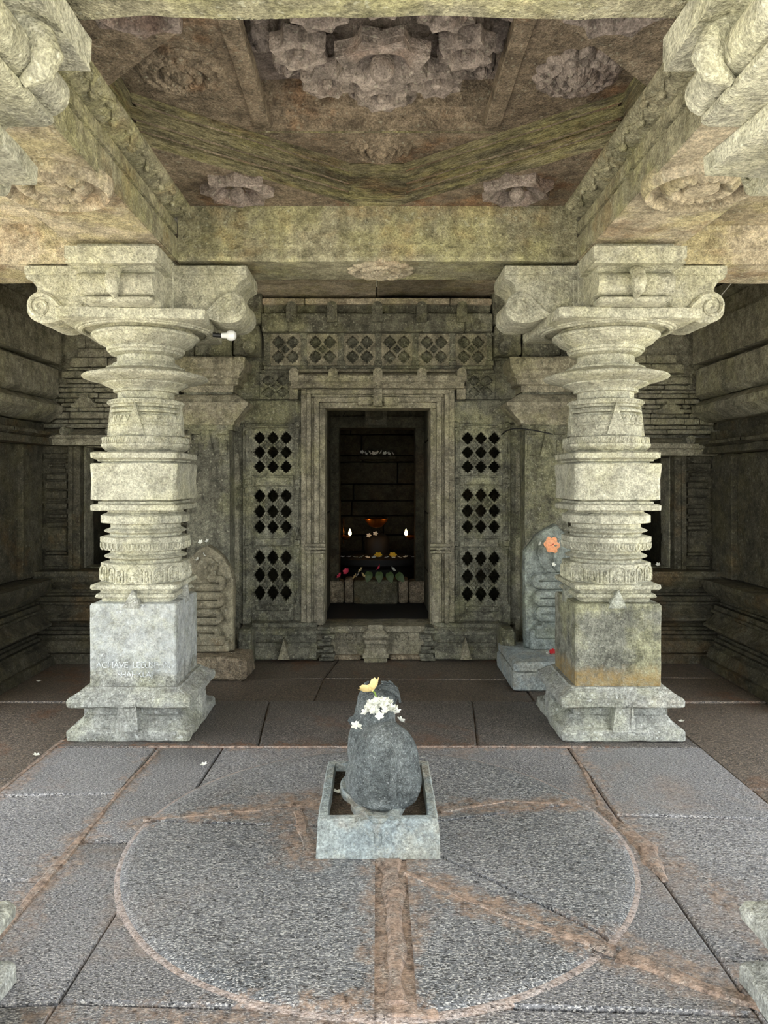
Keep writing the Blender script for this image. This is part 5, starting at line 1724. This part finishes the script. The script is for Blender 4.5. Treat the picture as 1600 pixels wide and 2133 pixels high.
# offerings on the inner sill: leaves and flowers
sz = wz(1207, 6.9)
for i, (px, lean, lab) in enumerate(((768, 0.25, 'leftmost of the four large green leaves on the inner sill'), (790, 0.0, 'second from left of the four large green leaves on the inner sill'), (812, -0.3, 'third from left of the four large green leaves on the inner sill'), (832, -0.7, 'rightmost drooping large green leaf on the inner sill'))):
    def rf(a):
        dd = math.atan2(math.sin(a + PI / 2), math.cos(a + PI / 2))
        return 0.050 * (0.86 + 0.42 * math.exp(-(dd / 0.42) ** 2) - 0.18 * math.exp(-((abs(dd) - PI) / 0.3) ** 2))
    mb = MB().polar((0, 0, 0), (0.85, 0, 0), (0, 0, 1), (0, -1, 0), rf, lambda t, a: 0.004 + 0.010 * (1 - t) + 0.004 * abs(math.cos(a)), 6, 28, 0.002)
    o = mb.build('betel_leaf', 'leaf_green', None, smooth=60)
    o.location = (wx(px, 6.85), 6.83 - 0.022 * i, sz + 0.045)
    o.rotation_euler = (math.radians(-18), lean, 0)
    tag(o, lab, 'leaf', 'leaves on the inner sill')
bigp = fmesh(6, 0.032, 0.014, 0.014, 'petal_pink', 'pink_flower')
bigc = fmesh(6, 0.030, 0.012, 0.010, 'petal_cream', 'cream_flower')
for px, py, me, nm, lab in ((722, 1191, bigp, 'pink_flower', 'pink flower at the left end of the inner sill'), (790, 1183, bigp, 'pink_flower', 'small pink flower above the green leaves'),
                            (708, 1200, bigp, 'pink_flower', 'dim pink petal flower by the left inner post'), (752, 1188, bigc, 'cream_flower', 'cream flower left of the green leaves, upper one'), (746, 1197, bigj, 'jasmine_flower', 'white flower in the bunch left of the green leaves'),
                            (756, 1199, bigc, 'cream_flower', 'cream flower left of the green leaves, lower right one'), (740, 1201, bigc, 'cream_flower', 'cream flower left of the green leaves, lower left one'), (819, 1186, bigj, 'jasmine_flower', 'white flower resting on the third green leaf')):
    flower(nm, me, (wx(px, 6.80), 6.80, wz(py, 6.80)), (1.0, 0, px), lab)

# ---------------------------------------------------------------- fittings
lb = empty('light_bulb', (wx(462, 4.3), 4.3, wz(699, 4.3)), 0)
tag(lb, 'white plastic bulb sticking out behind the left pillar capital', 'light bulb')
MB().loft('rnd', [(0.016, 0), (0.018, 0.03), (0.026, 0.034), (0.030, 0.045)], n=18).xf(Matrix.Rotation(PI / 2, 4, 'Y')).build('bulb_cap', 'bulb_plastic', lb)
MB().loft('rnd', [(0.030, 0.045), (0.031, 0.058), (0.026, 0.074), (0.012, 0.083)], n=18).xf(Matrix.Rotation(PI / 2, 4, 'Y')).build('bulb_dome', 'bulb_plastic', lb)
MB().tube([(0, 0, 0), (-0.05, 0.0, 0.004)], 0.013, 10).build('bulb_holder', 'cable_black', lb)
c1 = MB().tube(bez((wx(1425, 4.65), 4.66, wz(672, 4.65)), (wx(1470, 4.65), 4.7, wz(660, 4.65)), (wx(1500, 4.65), 4.7, wz(625, 4.65)), (wx(1535, 4.5), 4.5, wz(575, 4.5)), 20), 0.0035, 6).build('hanging_cable', 'cable_grey')
tag(c1, 'thin grey cable curving from the right pillar capital up to the beam', 'cable')
c2 = MB().tube(bez((wx(1046, 5.85), 5.87, wz(905, 5.85)), (wx(1060, 5.7), 5.7, wz(890, 5.7)), (wx(1075, 5.6), 5.58, wz(888, 5.6)), (wx(1150, 5.6), 5.57, wz(905, 5.6)), 20), 0.005, 6).build('hanging_cable', 'cable_black')
tag(c2, 'black cable running from the right lattice window across the pilaster', 'cable')
